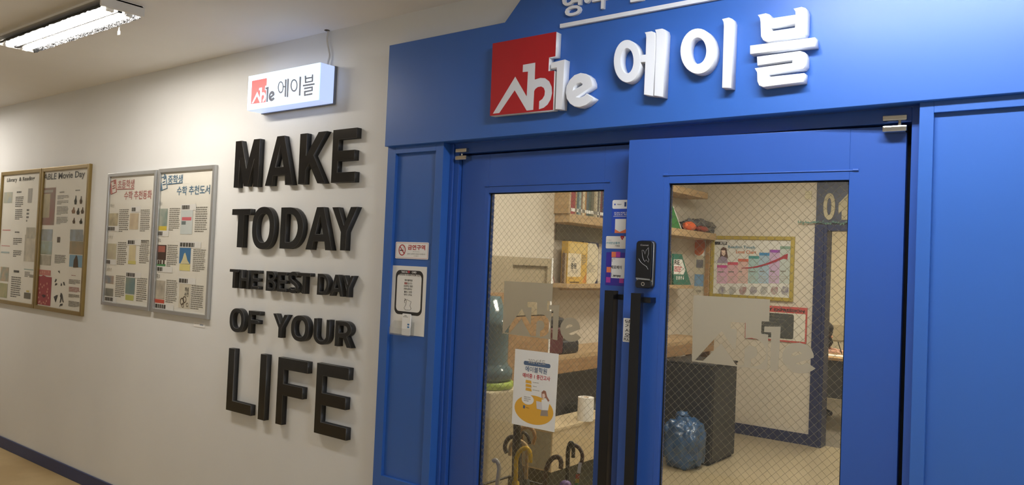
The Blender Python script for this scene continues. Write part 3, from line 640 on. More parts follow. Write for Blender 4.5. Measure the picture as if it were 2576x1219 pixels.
text('small_print', ip, '흡연시 10만원의 과태료가 부과됩니다', qu(240, 180)[0], qu(340, 190)[1], qu(450, 180)[0], qu(340, 172)[1], .0034, M_grey, t)
text('small_print', ip, '○ 서대문구', qu(315, 205)[0], qu(340, 212)[1], qu(370, 205)[0], qu(340, 197)[1], .0034, M_grey, t)
t = thing('card_poster', 'white take our card poster with thick black rounded frame on the pilaster', 'poster', pix(ip, *cQ(230, 1130)))
a, b, c, d = qu(68, 312), qu(466, 334), qu(433, 1155), qu(28, 1108)
r = ((a[0]+d[0])/2, (c[1]+d[1])/2, (b[0]+c[0])/2, (a[1]+b[1])/2)
rect('sheet', ip, r, .0002, M_offw, t, .0018)
P0 = lambda x, y: (qu(x, y)[0], qu(x, y)[1])
o0, o1 = (P0(108, 400)[0]+P0(82, 800)[0])/2, (P0(424, 440)[0]+P0(410, 820)[0])/2
z0, z1 = (P0(150, 888)[1]+P0(360, 912)[1])/2, (P0(180, 368)[1]+P0(360, 380)[1])/2
shape('black_frame', ip, [rrect(o0, z0, o1, z1, .026), rrect(o0+.009, z0+.014, o1-.009, z1-.016, .02)], .002, .0024, mat('print_charcoal', (46, 42, 40), .5), t)
text('headline_print', ip, 'TAKE OUR', qu(168, 390)[0], qu(210, 403)[1], qu(252, 395)[0], qu(210, 380)[1], .0028, M_white, t, .03); text('headline_print', ip, 'CARD', qu(292, 390)[0], qu(320, 408)[1], qu(345, 395)[0], qu(320, 386)[1], .0028, M_white, t, .03)
rect('emblem_print', ip, (qu(258, 0)[0], qu(270, 404)[1], qu(284, 0)[0], qu(270, 380)[1]), .0028, M_pred, t)
text('headline_print', ip, 'WE HOPE TO HEAR FROM YOU', qu(135, 420)[0], qu(255, 438)[1], qu(384, 430)[0], qu(255, 415)[1], .0028, mat('print_dark', (60, 56, 54), .5), t, .01)
for y, s_, x0, x1, m in ((490, '에이블학원', 205, 297, M_ink), (525, '정보입니다.', 202, 297, M_ink), (558, '궁금하신 점은', 195, 303, M_ink), (592, '전화 문의나', 196, 292, M_ink), (627, '블로그 방문', 200, 292, M_ink), (660, '부탁 드려요.', 196, 295, M_ink)):
    text('body_print', ip, s_, qu(x0, y)[0], qu(x0+50, y+13)[1], qu(x1, y)[0], qu(x0+50, y-12)[1], .0024, m, t, .015)
rect('marker_print', ip, (qu(202, 525)[0], qu(220, 537)[1], qu(236, 525)[0], qu(220, 513)[1]), .0023, mat('print_salmon', (226, 140, 130), .6), t)
M_line = mat('print_line', (92, 88, 86), .6)
# a plain outlined card shape with a question mark
tube('drawing_print', [ip.M() @ Vector((*qu(*p), .0024)) for p in ((230, 715), (282, 742), (268, 790), (282, 825), (268, 840), (215, 838), (198, 815), (218, 780))], .0007, M_line, t, 1, True)
text('question_print', ip, '?', qu(200, 730)[0], qu(210, 755)[1], qu(220, 730)[0], qu(210, 706)[1], .0024, M_line, t)
# acrylic pocket and card
t = thing('card_holder', 'clear acrylic card pocket on the take our card poster', 'card holder', pix(ip, *cQ(195, 1140)))
x0, x1 = qu(78, 1100)[0], qu(318, 1110)[0]; zb, zf, zk = qu(195, 1135)[1], qu(195, 1060)[1], qu(195, 1005)[1]
Y0 = INSET-.0022
box('back_plate', (x0+.002, x1-.002), (Y0-.0015, Y0), (zb, zk+.012), M_acryl, t); box('front_plate', (x0, x1), (Y0-.03, Y0-.0285), (zb, zf+.004), M_acryl, t, .0004)
box('bottom_plate', (x0, x1), (Y0-.0285, Y0-.0015), (zb, zb+.0015), M_acryl, t)
for x in (x0, x1-.0015):
    V = [(xx, Y0-yy, z) for xx in (x, x+.0015) for yy, z in ((.0015, zb+.0015), (.0285, zb+.0015), (.0285, zf+.004), (.0015, zk+.012))]
    mesh('side_plate', V, [(0, 1, 2, 3), (7, 6, 5, 4), (0, 4, 5, 1), (1, 5, 6, 2), (2, 6, 7, 3), (3, 7, 4, 0)], M_acryl, t)
cp_ = wall_at(Y0-.012)
t = thing('business_card', 'white card leaning upright in the acrylic pocket', 'card', (cp_.uv(*cQ(225, 1100))[0], Y0-.012, zb))
a, b = cp_.uv(*cQ(190, 880)), cp_.uv(*cQ(282, 882)); x0, x1 = a[0]-.004, b[0]
shape('card_sheet', cp_, [rrect(x0, zb+.002, x1, a[1], .004)], 0, .004, M_white, t, .0005)
text('card_print', cp_, 'Able\nAcademy', x0+.005, a[1]-.016, x1-.016, a[1]-.006, .0042, M_ink, t, .01)
for z in (.045, .056): rect('card_mark', cp_, (x1-.018, a[1]-z-.004, x1-.006, a[1]-z+.003), .0042, mat('print_blue', (70, 124, 178), .6), t)

# ------------------------------------------------------------------ light box with its cord
cL = CR(615, 150, 240/2090)
LF = 2.357; lp = wall_at(LF)
a, b, c, d = (lp.uv(*cL(*p)) for p in ((80, 365), (1655, 55), (1632, 875), (60, 1118)))
x0, x1, z0, z1 = (a[0]+d[0])/2, (b[0]+c[0])/2, (c[1]+d[1])/2, (a[1]+b[1])/2
t = thing('light_box_sign', 'glowing white light box sign with red emblem above the slogan', 'light box', ((x0+x1)/2, WALL, z0))
M_lit = mat('lit_acrylic', (186, 206, 250), .3, emit=.72); M_lit2 = mat('lit_front_acrylic', (206, 232, 255), .3, emit=.95)
box('lit_case', (x0, x1), (LF+.0035, WALL-.014), (z0, z1), M_lit, t, .003); box('front_panel', (x0+.001, x1-.001), (LF, LF+.003), (z0+.001, z1-.001), M_lit2, t, .001)
box('back_tray', (x0-.002, x1+.002), (WALL-.016, WALL), (z0-.004, z1+.002), mat('tray_grey', (120, 126, 140), .5), t, .002)
box('case_seam', (x0-.0006, x1+.0006), (LF-.0006, LF+.012), (z1-.052, z1-.051), mat('lit_seam', (190, 205, 240), .4, emit=.9), t)
lq = logo(wall_at(LF), cL(155, 700), cL(493, 402), cL(493, 402), .0)
Mr = mat('lit_red', (236, 62, 66), .4, emit=.55); Ms = mat('lit_slate', (74, 86, 112), .5, emit=.08)
q = wall_at(LF)
sy = (q.uv(*cL(165, 465))[1]-q.uv(*cL(145, 980))[1])/(v_t-min(p[1] for p in SQ)); sx = (q.uv(*cL(493, 400))[0]-q.uv(*cL(165, 465))[0])/(u_r-u_l)
LG = lambda G: [(q.uv(*cL(155, 700))[0]+(x-u_l)*sx, q.uv(*cL(165, 465))[1]+(y-v_t)*sy) for x, y in G]
shape('emblem_print', q, [LG(SQ), LG(AB)], .0004, .0008, Mr, t)
shape('letter_print', q, [LG(EL)], .0004, .0008, Ms, t); shape('letter_print', q, [LG(EE), LG(EH)], .0004, .0008, Ms, t)
for G, l, r_, tt, bb in ((GL_E, (732, 620), (968, 620), (945, 415), (895, 833)), (GL_I, (1010, 560), (1238, 560), (1220, 366), (1207, 792)), (GL_B, (1280, 560), (1538, 560), (1480, 325), (1400, 783))):
    pts_ = [p for L_ in G for p in L_[0]]; gx0, gx1, gz0, gz1 = min(p[0] for p in pts_), max(p[0] for p in pts_), min(p[1] for p in pts_), max(p[1] for p in pts_)
    U0, U1, V0, V1 = q.uv(*cL(*l))[0], q.uv(*cL(*r_))[0], q.uv(*cL(*bb))[1], q.uv(*cL(*tt))[1]
    for L_ in G: shape('letter_stroke', q, [[(U0+(x-gx0)/(gx1-gx0)*(U1-U0), V0+(y-gz0)/(gz1-gz0)*(V1-V0)) for x, y in C_] for C_ in L_], .0004, .0008, Ms, t)
P = [(826, 76), (823, 100), (827, 125), (829, 140), (825, 157), (824, 168)]
pts = [pix(wall_at(WALL-.012), *p) for p in P]; pts[0].z = CEIL-.001
tag(tube('power_cord', smoothpath(pts+[Vector((pts[-1].x, WALL-.03, z1+.004))], 5), .0045, mat('cord_white', (206, 204, 198), .5)), 'white power cord hanging from the ceiling to the light box', 'cord')
hx = pix(wall_at(WALL-.012), 826, 76)
struct(tag(lathe('trim_6', [(.013, CEIL-.003), (.013, CEIL-.0005)], hx.x, WALL-.02, mat('hole_brown', (84, 76, 66), .8), None, 14), 'dark cable hole in the ceiling', 'hole'))

# ------------------------------------------------------------------ framed posters
def frame(px4, label, m, bw, group):
    q = wall_at(WALL-.022); a, b, c, d = (q.uv(*p) for p in px4)
    u0, u1, v0, v1 = (a[0]+d[0])/2, (b[0]+c[0])/2, (c[1]+d[1])/2, (a[1]+b[1])/2
    t = thing('framed_poster', label, 'framed poster', ((u0+u1)/2, WALL, v0), group=group)
    Y = (WALL-.022, WALL)
    box('frame_stile', (u0, u0+bw), Y, (v0, v1), m, t, .003); box('frame_stile', (u1-bw, u1), Y, (v0, v1), m, t, .003)
    box('frame_rail', (u0+bw, u1-bw), Y, (v0, v0+bw), m, t, .003); box('frame_rail', (u0+bw, u1-bw), Y, (v1-bw, v1), m, t, .003)
    sp = wall_at(WALL-.008)
    rect('sheet', sp, (u0+bw, v0+bw, u1-bw, v1-bw), 0, mat('poster_sheet', (242, 240, 232), .6, noise=.03, nscale=3), t)
    rect('cover_pane', sp, (u0+bw, v0+bw, u1-bw, v1-bw), .006, M_cover, t)
    return t, sp
def pics(t, sp, cr, L, n=.0012):
    for i, (x0, y0, x1, y1, m) in enumerate(L):
        rect('picture_print', sp, prect(sp, cr(x0, y0), cr(x1, y1), n), n+.0002*(i % 5), m, t)
def txt(t, sp, cr, L, m=None, words=4, n=.0012):
    if m is M_grey: m = mat('print_hazed', (146, 143, 134), .6)  # small text paled too, under the same painted haze as the pictures
    for x0, y0, x1, y1, rows in L: lines('text_print', sp, prect(sp, cr(x0, y0), cr(x1, y1), n), rows, m or M_grey, n, t, .12, .5, words)
def hazed(c): return tuple(int(.68*x+.32*y) for x, y in zip(c, (228, 222, 206)))  # mixes the cover's reflection into print colours as a pale haze
def pm(name, a, b, sc=14): return MATS.get('pic_'+name) or mat('pic_'+name, hazed(a), .6, rgb2=hazed(b), nscale=sc)
cl1, cl2 = CR(0, 425, 100/697), CR(0, 590, 100/642); cm1, cm2 = CR(90, 410, 135/866), CR(90, 590, 135/784)
ce1, ce2 = CR(250, 420, 150/962), CR(250, 600, 150/914); ci1, ci2 = CR(380, 410, 160/975), CR(380, 600, 160/848)
M_tit = mat('print_title', (84, 82, 76), .6)
t, sp = frame([(-1, 433), (100, 423.6), (86.2, 775.3), (-13, 760)], 'gold framed Library and Reading poster', M_gold, .028, 'gold framed posters')
ptext('title_print', sp, 'Library  & Reading', cl1(122, 190), cl1(605, 180), cl1(380, 140), cl1(250, 238), .0015, M_tit, t, .02)
pics(t, sp, cl1, [(72, 410, 210, 592, pm('shore', (190, 186, 150), (150, 170, 180))), (498, 340, 553, 588, mat('pic_greybar', (178, 176, 170), .6)), (45, 1062, 185, 1076, M_pred), (465, 1022, 610, 1219, pm('bird', (150, 148, 136), (196, 190, 172)))])
pics(t, sp, cl2, [(405, 0, 560, 440, pm('bird2', (158, 154, 142), (214, 206, 188), 9)), (25, 172, 160, 186, M_pred), (18, 268, 150, 300, mat('pic_paleblue', (178, 196, 198), .6)), (15, 515, 130, 755, pm('town', (196, 164, 130), (120, 140, 130))), (0, 775, 110, 1020, pm('map', (140, 150, 98), (176, 168, 120))), (388, 548, 538, 575, mat('pic_paleteal', (160, 184, 178), .6)), (475, 640, 538, 695, pm('hand', (150, 145, 135), (110, 105, 100))), (390, 930, 490, 1040, mat('pic_darkbox', (112, 108, 92), .6)), (425, 895, 470, 930, mat('pic_yellow', (214, 196, 110), .6))])
txt(t, sp, cl1, [(275, 480, 410, 665, 6), (270, 700, 395, 890, 6), (295, 380, 405, 430, 1), (260, 1085, 370, 1130, 1), (470, 690, 500, 940, 4)])
txt(t, sp, cl2, [(215, 45, 350, 170, 4), (215, 245, 345, 370, 4), (185, 665, 325, 1030, 10), (400, 590, 480, 690, 4)], mat('print_mid', (124, 121, 113), .6))
rect('heading_print', sp, prect(sp, cl2(222, 570), cl2(305, 612), .002), .002, M_tit, t)
t, sp = frame([(102.3, 422.4), (222.9, 411.9), (205.3, 795.6), (87.5, 776.2)], 'gold framed ABLE Movie Day poster', M_gold, .028, 'gold framed posters')
ptext('title_print', sp, 'ABLE Movie Day', cm1(128, 250), cm1(792, 210), cm1(400, 152), cm1(300, 292), .0015, M_tit, t, .016)
M_crim = mat('pic_crimson', (166, 62, 70), .6); M_drop = mat('pic_droplet', (222, 168, 150), .6)
pics(t, sp, cm1, [(100, 405, 290, 1000, pm('filmposter', (130, 70, 66), (110, 96, 84), 6)), (112, 500, 215, 880, pm('filmface', (196, 182, 140), (150, 140, 110), 8)), (105, 440, 280, 470, M_lgrey), (90, 1065, 265, 1219, pm('sky1', (150, 170, 190), (110, 104, 88), 7)), (560, 1070, 755, 1219, pm('sky2', (150, 176, 202), (104, 96, 80), 7))])
for x0, y0, x1, y1 in ((625, 520, 660, 665), (710, 530, 748, 655), (580, 710, 635, 810), (660, 720, 705, 830), (730, 710, 775, 815), (595, 880, 635, 975), (705, 890, 750, 980)):
    q0, q1 = sp.at(.0014).uv(*cm1(x0, y0)), sp.at(.0014).uv(*cm1(x1, y1)); W_, H_ = q1[0]-q0[0], q0[1]-q1[1]
    shape('figure_print', sp, [[(q0[0]+W_*x, q1[1]+H_*y) for x, y in ((.2, 0), (.85, 0), (1, .35), (.75, .6), (.7, .95), (.45, 1), (.35, .7), (0, .4))]], .0014, .0016, random.choice([mat('pic_dark1', (70, 72, 58), .6), mat('pic_dark2', (98, 84, 66), .6), mat('pic_dark3', (140, 112, 86), .6)]), t)
txt(t, sp, cm1, [(350, 520, 535, 580, 3), (345, 605, 525, 665, 3), (340, 695, 520, 835, 8), (335, 865, 515, 985, 7), (385, 455, 535, 480, 1), (640, 425, 750, 455, 1)], M_grey, 2)
pics(t, sp, cm2, [(62, 0, 235, 92, pm('sky1', 0, 0)), (58, 92, 230, 290, pm('hill', (150, 180, 190), (120, 130, 90), 8)), (52, 292, 215, 450, pm('forest', (120, 118, 98), (180, 176, 160), 12)), (505, 0, 690, 95, pm('sky2', 0, 0)), (500, 95, 690, 290, pm('dune', (158, 128, 94), (110, 110, 88), 9)), (495, 292, 680, 480, mat('pic_sky3', (140, 176, 200), .6)), (40, 505, 215, 600, mat('pic_salmon', (206, 130, 122), .6)), (30, 600, 210, 1040, M_crim), (315, 32, 352, 115, mat('pic_dark2', 0))])
q0 = sp.at(.0022)
def blob(name, pts, m, nn=.0022): shape(name, sp, [[q0.uv(*cm2(*p)) for p in pts]], nn, nn+.0002, m, t)
blob('figure_print', ((545, 478), (555, 370), (580, 320), (590, 295), (605, 320), (615, 380), (618, 478)), mat('pic_dark2', 0))
blob('figure_print', ((45, 625), (110, 588), (212, 640), (212, 680), (40, 660)), M_crim)
blob('figure_print', ((85, 885), (110, 870), (145, 885), (140, 910), (110, 918)), mat('pic_maroon', (80, 34, 44), .6))
for x, y in ((70, 720), (95, 760), (120, 735), (165, 710), (50, 780), (175, 790), (60, 840), (165, 830), (170, 880), (40, 910), (185, 920), (60, 970), (110, 985), (155, 965), (80, 1000), (135, 1000), (190, 540), (70, 550), (130, 545), (100, 540), (45, 980)):
    blob('droplet_print', ((x-6, y+14), (x-7, y), (x, y-18), (x+7, y), (x+6, y+14), (x, y+20)), M_drop, .0024)
for pts in (((275, 740), (290, 705), (315, 712), (300, 738)), ((360, 745), (365, 700), (380, 720), (372, 748)), ((405, 735), (395, 690), (415, 690), (425, 740)), ((350, 895), (365, 845), (385, 870), (395, 940), (408, 990), (392, 985), (375, 930), (362, 990), (346, 992), (358, 920)), ((340, 1055), (355, 1010), (392, 1005), (385, 1035), (360, 1035)), ((320, 530), (345, 525), (350, 565), (335, 550)), ((285, 990), (260, 905), (300, 880), (320, 880), (305, 930)), ((270, 690), (290, 640), (305, 655), (290, 690))):
    blob('sketch_print', pts, mat('pic_ink', (60, 58, 56), .6), .0014)
txt(t, sp, cm2, [(278, 288, 440, 430, 9), (485, 645, 650, 735, 4), (480, 860, 645, 935, 5), (478, 960, 645, 1070, 7)], mat('print_mid', 0), 2)
txt(t, sp, cm2, [(485, 755, 650, 850, 6), (520, 585, 655, 612, 1)], mat('print_rose', (170, 110, 112), .6), 2)
# the two silver frames
def booklet(t, sp, cr, P, m):
    for L in P: tube('outline_print', [sp.M() @ Vector((*sp.at(.0014).uv(*cr(*p)), .0014)) for p in L], .003, m, t, 1)
t, sp = frame([(268.1, 436.9), (391, 426.2), (375.3, 781.4), (256.2, 767)], 'silver framed pink-titled Korean book list poster', M_silver, .024, 'silver framed posters')
M_pink = mat('print_pink', (186, 116, 112), .6)
booklet(t, sp, ce1, [[(172, 245), (190, 438), (275, 400), (265, 205), (172, 245)], [(185, 240), (205, 430)], [(235, 215), (240, 270), (255, 265), (250, 205)], [(215, 310), (250, 295)], [(215, 345), (255, 330)], [(285, 355), (560, 350)]], M_pink)
ptext('title_print', sp, '초등학생', ce1(298, 280), ce1(562, 270), ce1(430, 205), ce1(430, 340), .0015, M_pink, t, .012)
ptext('title_print', sp, '수학 추천동화', ce1(400, 460), ce1(845, 430), ce1(620, 380), ce1(620, 520), .0015, M_pink, t, .012)
for c_, x, y, s_ in ((ce1, 165, 625, '1학년'), (ce1, 145, 1130, '2학년'), (ce2, 115, 470, '3학년')):
    ptext('grade_print', sp, s_, c_(x, y), c_(x+72, y), c_(x+40, y-26), c_(x+40, y+26), .0015, M_lgrey, t)
pics(t, sp, ce1, [(150, 745, 290, 985, pm('cover1', (206, 196, 160), (140, 130, 104), 12)), (495, 745, 620, 1005, pm('cover2', (222, 206, 174), (190, 170, 140), 12))])
pics(t, sp, ce2, [(130, 72, 250, 318, pm('cover3', (206, 202, 168), (180, 170, 146), 10)), (460, 80, 545, 390, pm('cover4', (226, 212, 160), (206, 190, 150), 9)), (440, 335, 555, 392, mat('pic_lemon', (216, 208, 130), .6)), (100, 560, 215, 690, pm('cover5', (190, 150, 120), (96, 120, 140), 9)), (95, 755, 205, 895, pm('cover6', (84, 92, 90), (130, 128, 118), 10)), (408, 590, 535, 855, pm('cover7', (64, 112, 130), (110, 130, 120), 8)), (400, 855, 520, 950, mat('pic_pear', (196, 200, 116), .6))])
txt(t, sp, ce1, [(325, 675, 465, 1055, 12), (670, 680, 808, 1045, 12), (660, 1170, 800, 1219, 2)], M_grey, 5)
txt(t, sp, ce2, [(285, 45, 410, 410, 12), (625, 18, 755, 390, 12), (255, 555, 385, 910, 12), (580, 590, 718, 980, 12)], M_grey, 5)
for c_, x0, y0, x1, y1 in ((ce1, 125, 1000, 308, 985), (ce1, 525, 672, 655, 690), (ce2, 110, 360, 245, 352), (ce2, 438, 45, 628, 65), (ce2, 85, 930, 245, 920), (ce2, 415, 560, 628, 550)):
    u0, va = sp.at(.002).uv(*c_(x0, y0)); u1, vb = sp.at(.002).uv(*c_(x1, y1))
    rect('strip_label', sp, (u0-.01, (va+vb)/2-.018, u1+.008, (va+vb)/2+.018), .0022, M_white, t)
    lines('strip_print', sp, (u0, (va+vb)/2-.014, u1, (va+vb)/2+.018), 1, M_tit, .0026, t, 0, .75, 8)
t, sp = frame([(395.8, 425.3), (538.7, 413.4), (522, 801), (381.4, 786.8)], 'silver framed blue-titled Korean book list poster', M_silver, .024, 'silver framed posters')
M_tblue = mat('print_steel_blue', (86, 122, 150), .6)
booklet(t, sp, ci1, [[(138, 235), (158, 420), (248, 385), (230, 195), (138, 235)], [(152, 230), (170, 415)], [(195, 205), (200, 245), (215, 240), (225, 200), (215, 175), (200, 185)], [(180, 295), (215, 280)], [(180, 330), (225, 320)], [(255, 325), (480, 300)]], M_tblue)
ptext('title_print', sp, '중학생', ci1(258, 260), ci1(485, 240), ci1(370, 180), ci1(370, 318), .0015, M_tblue, t, .014)
ptext('title_print', sp, '수학 추천도서', ci1(395, 430), ci1(903, 400), ci1(620, 345), ci1(620, 485), .0015, M_tblue, t, .014)
for c_, x, y, s_ in ((ci1, 125, 625, '중1'), (ci1, 105, 1185, '중2'), (ci2, 72, 500, '중3')):
    ptext('grade_print', sp, s_, c_(x, y), c_(x+42, y), c_(x+25, y-30), c_(x+25, y+25), .0015, M_grey, t)
M_rose = mat('pic_rose', (222, 116, 126), .6)
pics(t, sp, ci1, [(110, 700, 242, 965, pm('cover8', (110, 140, 136), (206, 204, 190), 7)), (108, 965, 235, 1040, mat('pic_mustard', (224, 204, 84), .6)), (465, 700, 625, 1090, mat('pic_ice', (214, 222, 222), .6)), (475, 828, 618, 878, M_rose), (470, 888, 532, 942, mat('pic_slate', (116, 128, 130), .6)), (462, 995, 608, 1072, M_rose)])
pics(t, sp, ci2, [(85, 80, 195, 285, mat('pic_bark', (84, 66, 58), .6)), (100, 95, 185, 180, mat('pic_clay', (176, 110, 96), .6)), (92, 285, 110, 340, mat('pic_bark', 0)), (122, 285, 138, 340, mat('pic_bark', 0)), (160, 285, 178, 340, mat('pic_bark', 0)), (78, 332, 188, 388, mat('pic_grass', (92, 156, 104), .6)), (385, 95, 520, 335, mat('pic_azure', (72, 126, 176), .6)), (382, 335, 515, 430, mat('pic_butter', (232, 222, 150), .6)), (60, 550, 175, 800, pm('cover9', (214, 206, 190), (140, 134, 124), 10)), (55, 800, 172, 868, mat('pic_coral', (214, 96, 76), .6)), (380, 595, 510, 935, pm('cover10', (232, 226, 206), (216, 206, 186), 8))])
q0 = sp.at(.0024)
shape('cover_figure', sp, [[q0.uv(*ci2(*p)) for p in ((390, 335), (420, 270), (440, 200), (455, 185), (470, 230), (485, 290), (515, 335))]], .0024, .0026, mat('pic_butter2', (226, 218, 176), .6), t)
ptext('cover_title', sp, '개념\n사전', ci2(445, 700), ci2(500, 700), ci2(470, 645), ci2(470, 770), .0024, M_tit, t, .01)
for x, y, r_ in ((445, 810, .02), (412, 835, .022), (420, 885, .014), (480, 880, .012)):
    c = q0.uv(*ci2(x, y)); shape('cover_ring', sp, [ell(c[0], c[1], r_, r_, 0, 16), ell(c[0], c[1], r_*.75, r_*.75, 0, 16)], .0024, .0026, mat('pic_dark2', 0), t)
txt(t, sp, ci1, [(285, 685, 435, 1040, 12), (685, 665, 855, 1065, 12)], M_grey, 5)
txt(t, sp, ci2, [(220, 75, 350, 385, 12), (565, 135, 715, 450, 12), (205, 540, 338, 870, 12), (540, 610, 690, 960, 12)], M_grey, 5)
for c_, x0, y0, x1, y1 in ((ci1, 100, 1082, 258, 1072), (ci1, 475, 665, 680, 685), (ci2, 62, 412, 275, 402), (ci2, 388, 65, 655, 98), (ci2, 55, 905, 292, 905), (ci2, 375, 555, 585, 572)):
    u0, va = sp.at(.002).uv(*c_(x0, y0)); u1, vb = sp.at(.002).uv(*c_(x1, y1))
    rect('strip_label', sp, (u0-.01, (va+vb)/2-.018, u1+.008, (va+vb)/2+.018), .0022, M_white, t)
    lines('strip_print', sp, (u0, (va+vb)/2-.014, u1, (va+vb)/2+.018), 1, M_tit, .0026, t, 0, .75, 8)
q = wall_at(WALL)
t = thing('paper_tag', 'small white paper tag below the blue-titled silver framed poster', 'paper tag', pix(q, *ci2(650, 1175)))
a, b = q.uv(*ci2(575, 1095)), q.uv(*ci2(720, 1165))
rect('sheet', q, (a[0], b[1]-.01, b[0], a[1]-.004), .001, M_white, t, .001)
text('source_print', q, '출처', a[0]+.006, b[1]+.006, a[0]+.05, a[1]-.012, .0026, M_grey, t, .01)
text('source_print', q, 'YES24', a[0]+.064, b[1]+.0, b[0]-.015, a[1]-.012, .0026, M_tblue, t, .02)

# ------------------------------------------------------------------ the shop behind the doors
SX, BY, RX = -3.55, 7.7, 1.3        # side wall, back wall, right wall
struct(box('floor_shop', (SX, RX), (2.47, BY+.12), (-.12, 0), M_infloor))
struct(box('ceiling_shop', (SX-.12, RX+.12), (2.56, BY+.12), (2.72, 2.84), M_ceil))
struct(box('wall_shop_side', (SX-.12, SX), (2.6, BY), (0, 2.72), M_inwall))
struct(box('wall_shop_right', (RX, RX+.12), (2.6, BY), (0, 2.72), M_inwall))
BK = wall_at(BY); cz = CR(1990, 440, 160/975)
ox0 = BK.uv(*cz(570, 900))[0]; oz = BK.uv(*cz(700, 857))[1]; fx0 = BK.uv(*cz(375, 900))[0]; ox1 = ox0+.85
bm = bmesh.new(); bbox(bm, SX-.12, ox0-.02, BY, BY+.12, 0, 2.72); bbox(bm, ox1+.02, RX+.12, BY, BY+.12, 0, 2.72); bbox(bm, ox0-.02, ox1+.02, BY, BY+.12, oz+.02, 2.72)
struct(bmput('wall_shop_back', bm, M_inwall))
struct(box('baseboard_back', (SX+.01, fx0), (BY-.014, BY), (0, .105), M_navyin, None, .003))
struct(box('baseboard_shop_right', (ox1+.14, RX), (BY-.014, BY), (0, .105), M_navyin, None, .003))
e = thing('door_3', 'navy blue door frame of the classroom in the shop back wall', 'door frame', (ox0, BY, 0), kind='structure')
box('jamb', (fx0, ox0), (BY-.03, BY+.13), (0, oz+.06), M_navyin, e, .004); box('jamb', (ox1, ox1+.13), (BY-.03, BY+.13), (0, oz+.06), M_navyin, e, .004)
box('lintel', (ox0, ox1), (BY-.03, BY+.13), (oz, oz+.06), M_navyin, e, .004)
box('casing_bead', (ox0-.045, ox0-.03), (BY-.04, BY-.03), (0, oz+.03), M_navyin, e, .003)
M_panel = mat('ceiling_panel_light', (255, 246, 230), .5, emit=ROOM)
for i, (x, y) in enumerate(((-2.3, 4.0), (-2.2, 6.3), (-.3, 5.0))):
    t = thing('ceiling_panel_lamp', ('flat panel lamp on the shop ceiling over the umbrella rack', 'flat panel lamp on the shop ceiling over the black cabinet', 'flat panel lamp on the shop ceiling beside the right wall')[i], 'lamp', (x, y, 2.70))
    box('panel_frame', (x-.32, x+.32), (y-.32, y+.32), (2.69, 2.7199), M_white, t, .003)
    box('diffuser', (x-.29, x+.29), (y-.29, y+.29), (2.685, 2.6895), M_panel, t)
# classroom beyond
M_cw = mat('classroom_wall', (226, 216, 190), .6); M_cf = mat('classroom_floor', (120, 112, 98), .6, noise=.15, nscale=8)
CX0, CX1, CY = -4.2, .2, 10.9
struct(box('floor_classroom', (CX0, CX1), (BY+.12, CY), (-.12, 0), M_cf)); struct(box('ceiling_classroom', (CX0, CX1), (BY+.12, CY), (2.72, 2.84), M_ceil))
struct(box('wall_classroom_back', (CX0-.1, CX1+.1), (CY, CY+.12), (0, 2.72), M_cw)); struct(box('wall_classroom_left', (CX0-.12, CX0), (BY+.12, CY), (0, 2.72), M_cw)); struct(box('wall_classroom_right', (CX1, CX1+.12), (BY+.12, CY), (0, 2.72), M_cw))
struct(box('trim_7', (CX0, CX1), (CY-.02, CY), (.78, .98), mat('classroom_dado', (206, 192, 160), .5), None, .004))
t = thing('ceiling_panel_lamp', 'flat panel lamp on the classroom ceiling above the desk', 'lamp', (-2.1, 9.2, 2.70))
box('panel_frame', (-2.45, -1.75), (8.85, 9.55), (2.69, 2.7199), M_white, t, .003); box('diffuser', (-2.41, -1.79), (8.89, 9.51), (2.685, 2.6895), mat('classroom_panel_light', (255, 244, 222), .5, emit=CLASSROOM), t)

# shelves on the side wall
struct(box('wall_pier', (SX+.0002, -3.435), (2.6, side_at(-3.435).uv(1395, 560)[0]), (0, 2.72), M_inwall))
SH = side_at(-3.3); SXF = -3.3; cb = CR(1385, 470, 145/1263)
zb0, zb1 = 1.943, 2.01; y0 = max(SH.uv(1413, 550)[0], side_at(-3.435).uv(1395, 560)[0]+.002); y1 = SH.uv(1430, 540)[0]
t = thing('wall_bookshelf', 'pale wooden wall bookshelf holding a row of books above the counter', 'shelf', (-3.42, y0, zb0))
box('bottom_board', (SX+.001, SXF), (y0, 7.66), (zb0, zb1), M_wood, t, .003); box('top_board', (SX+.001, SXF), (y0, 7.42), (2.345, 2.41), M_wood, t, .003)
box('end_panel', (SX+.001, SXF), (y0, y1), (zb1, 2.345), M_wood, t, .003)
box('divider', (SX+.001, SXF-.01), (6.2, 6.22), (zb1, 2.345), M_wood, t, .002)
box('grey_strip', (SX+.001, SX+.012), (side_at(SX).uv(1397, 580)[0], 7.1), (1.815, zb0), mat('strip_grey', (140, 138, 124), .6), t)  # plain grey band on the wall directly under the bottom board
SZ = 1.475
t = thing('wall_shelf', 'thin wooden wall shelf below the bookshelf holding certificates', 'shelf', (-3.42, 5.9, SZ-.03))
box('shelf_board', (SX+.001, SXF), (max(SH.uv(1394, 715)[0], side_at(-3.435).uv(1395, 560)[0]+.002), 7.17), (SZ-.032, SZ), M_wood, t, .002)
box('wall_cleat', (SX+.001, SX+.02), (5.2, 7.1), (SZ-.06, SZ-.0325), M_wood, t, .002)
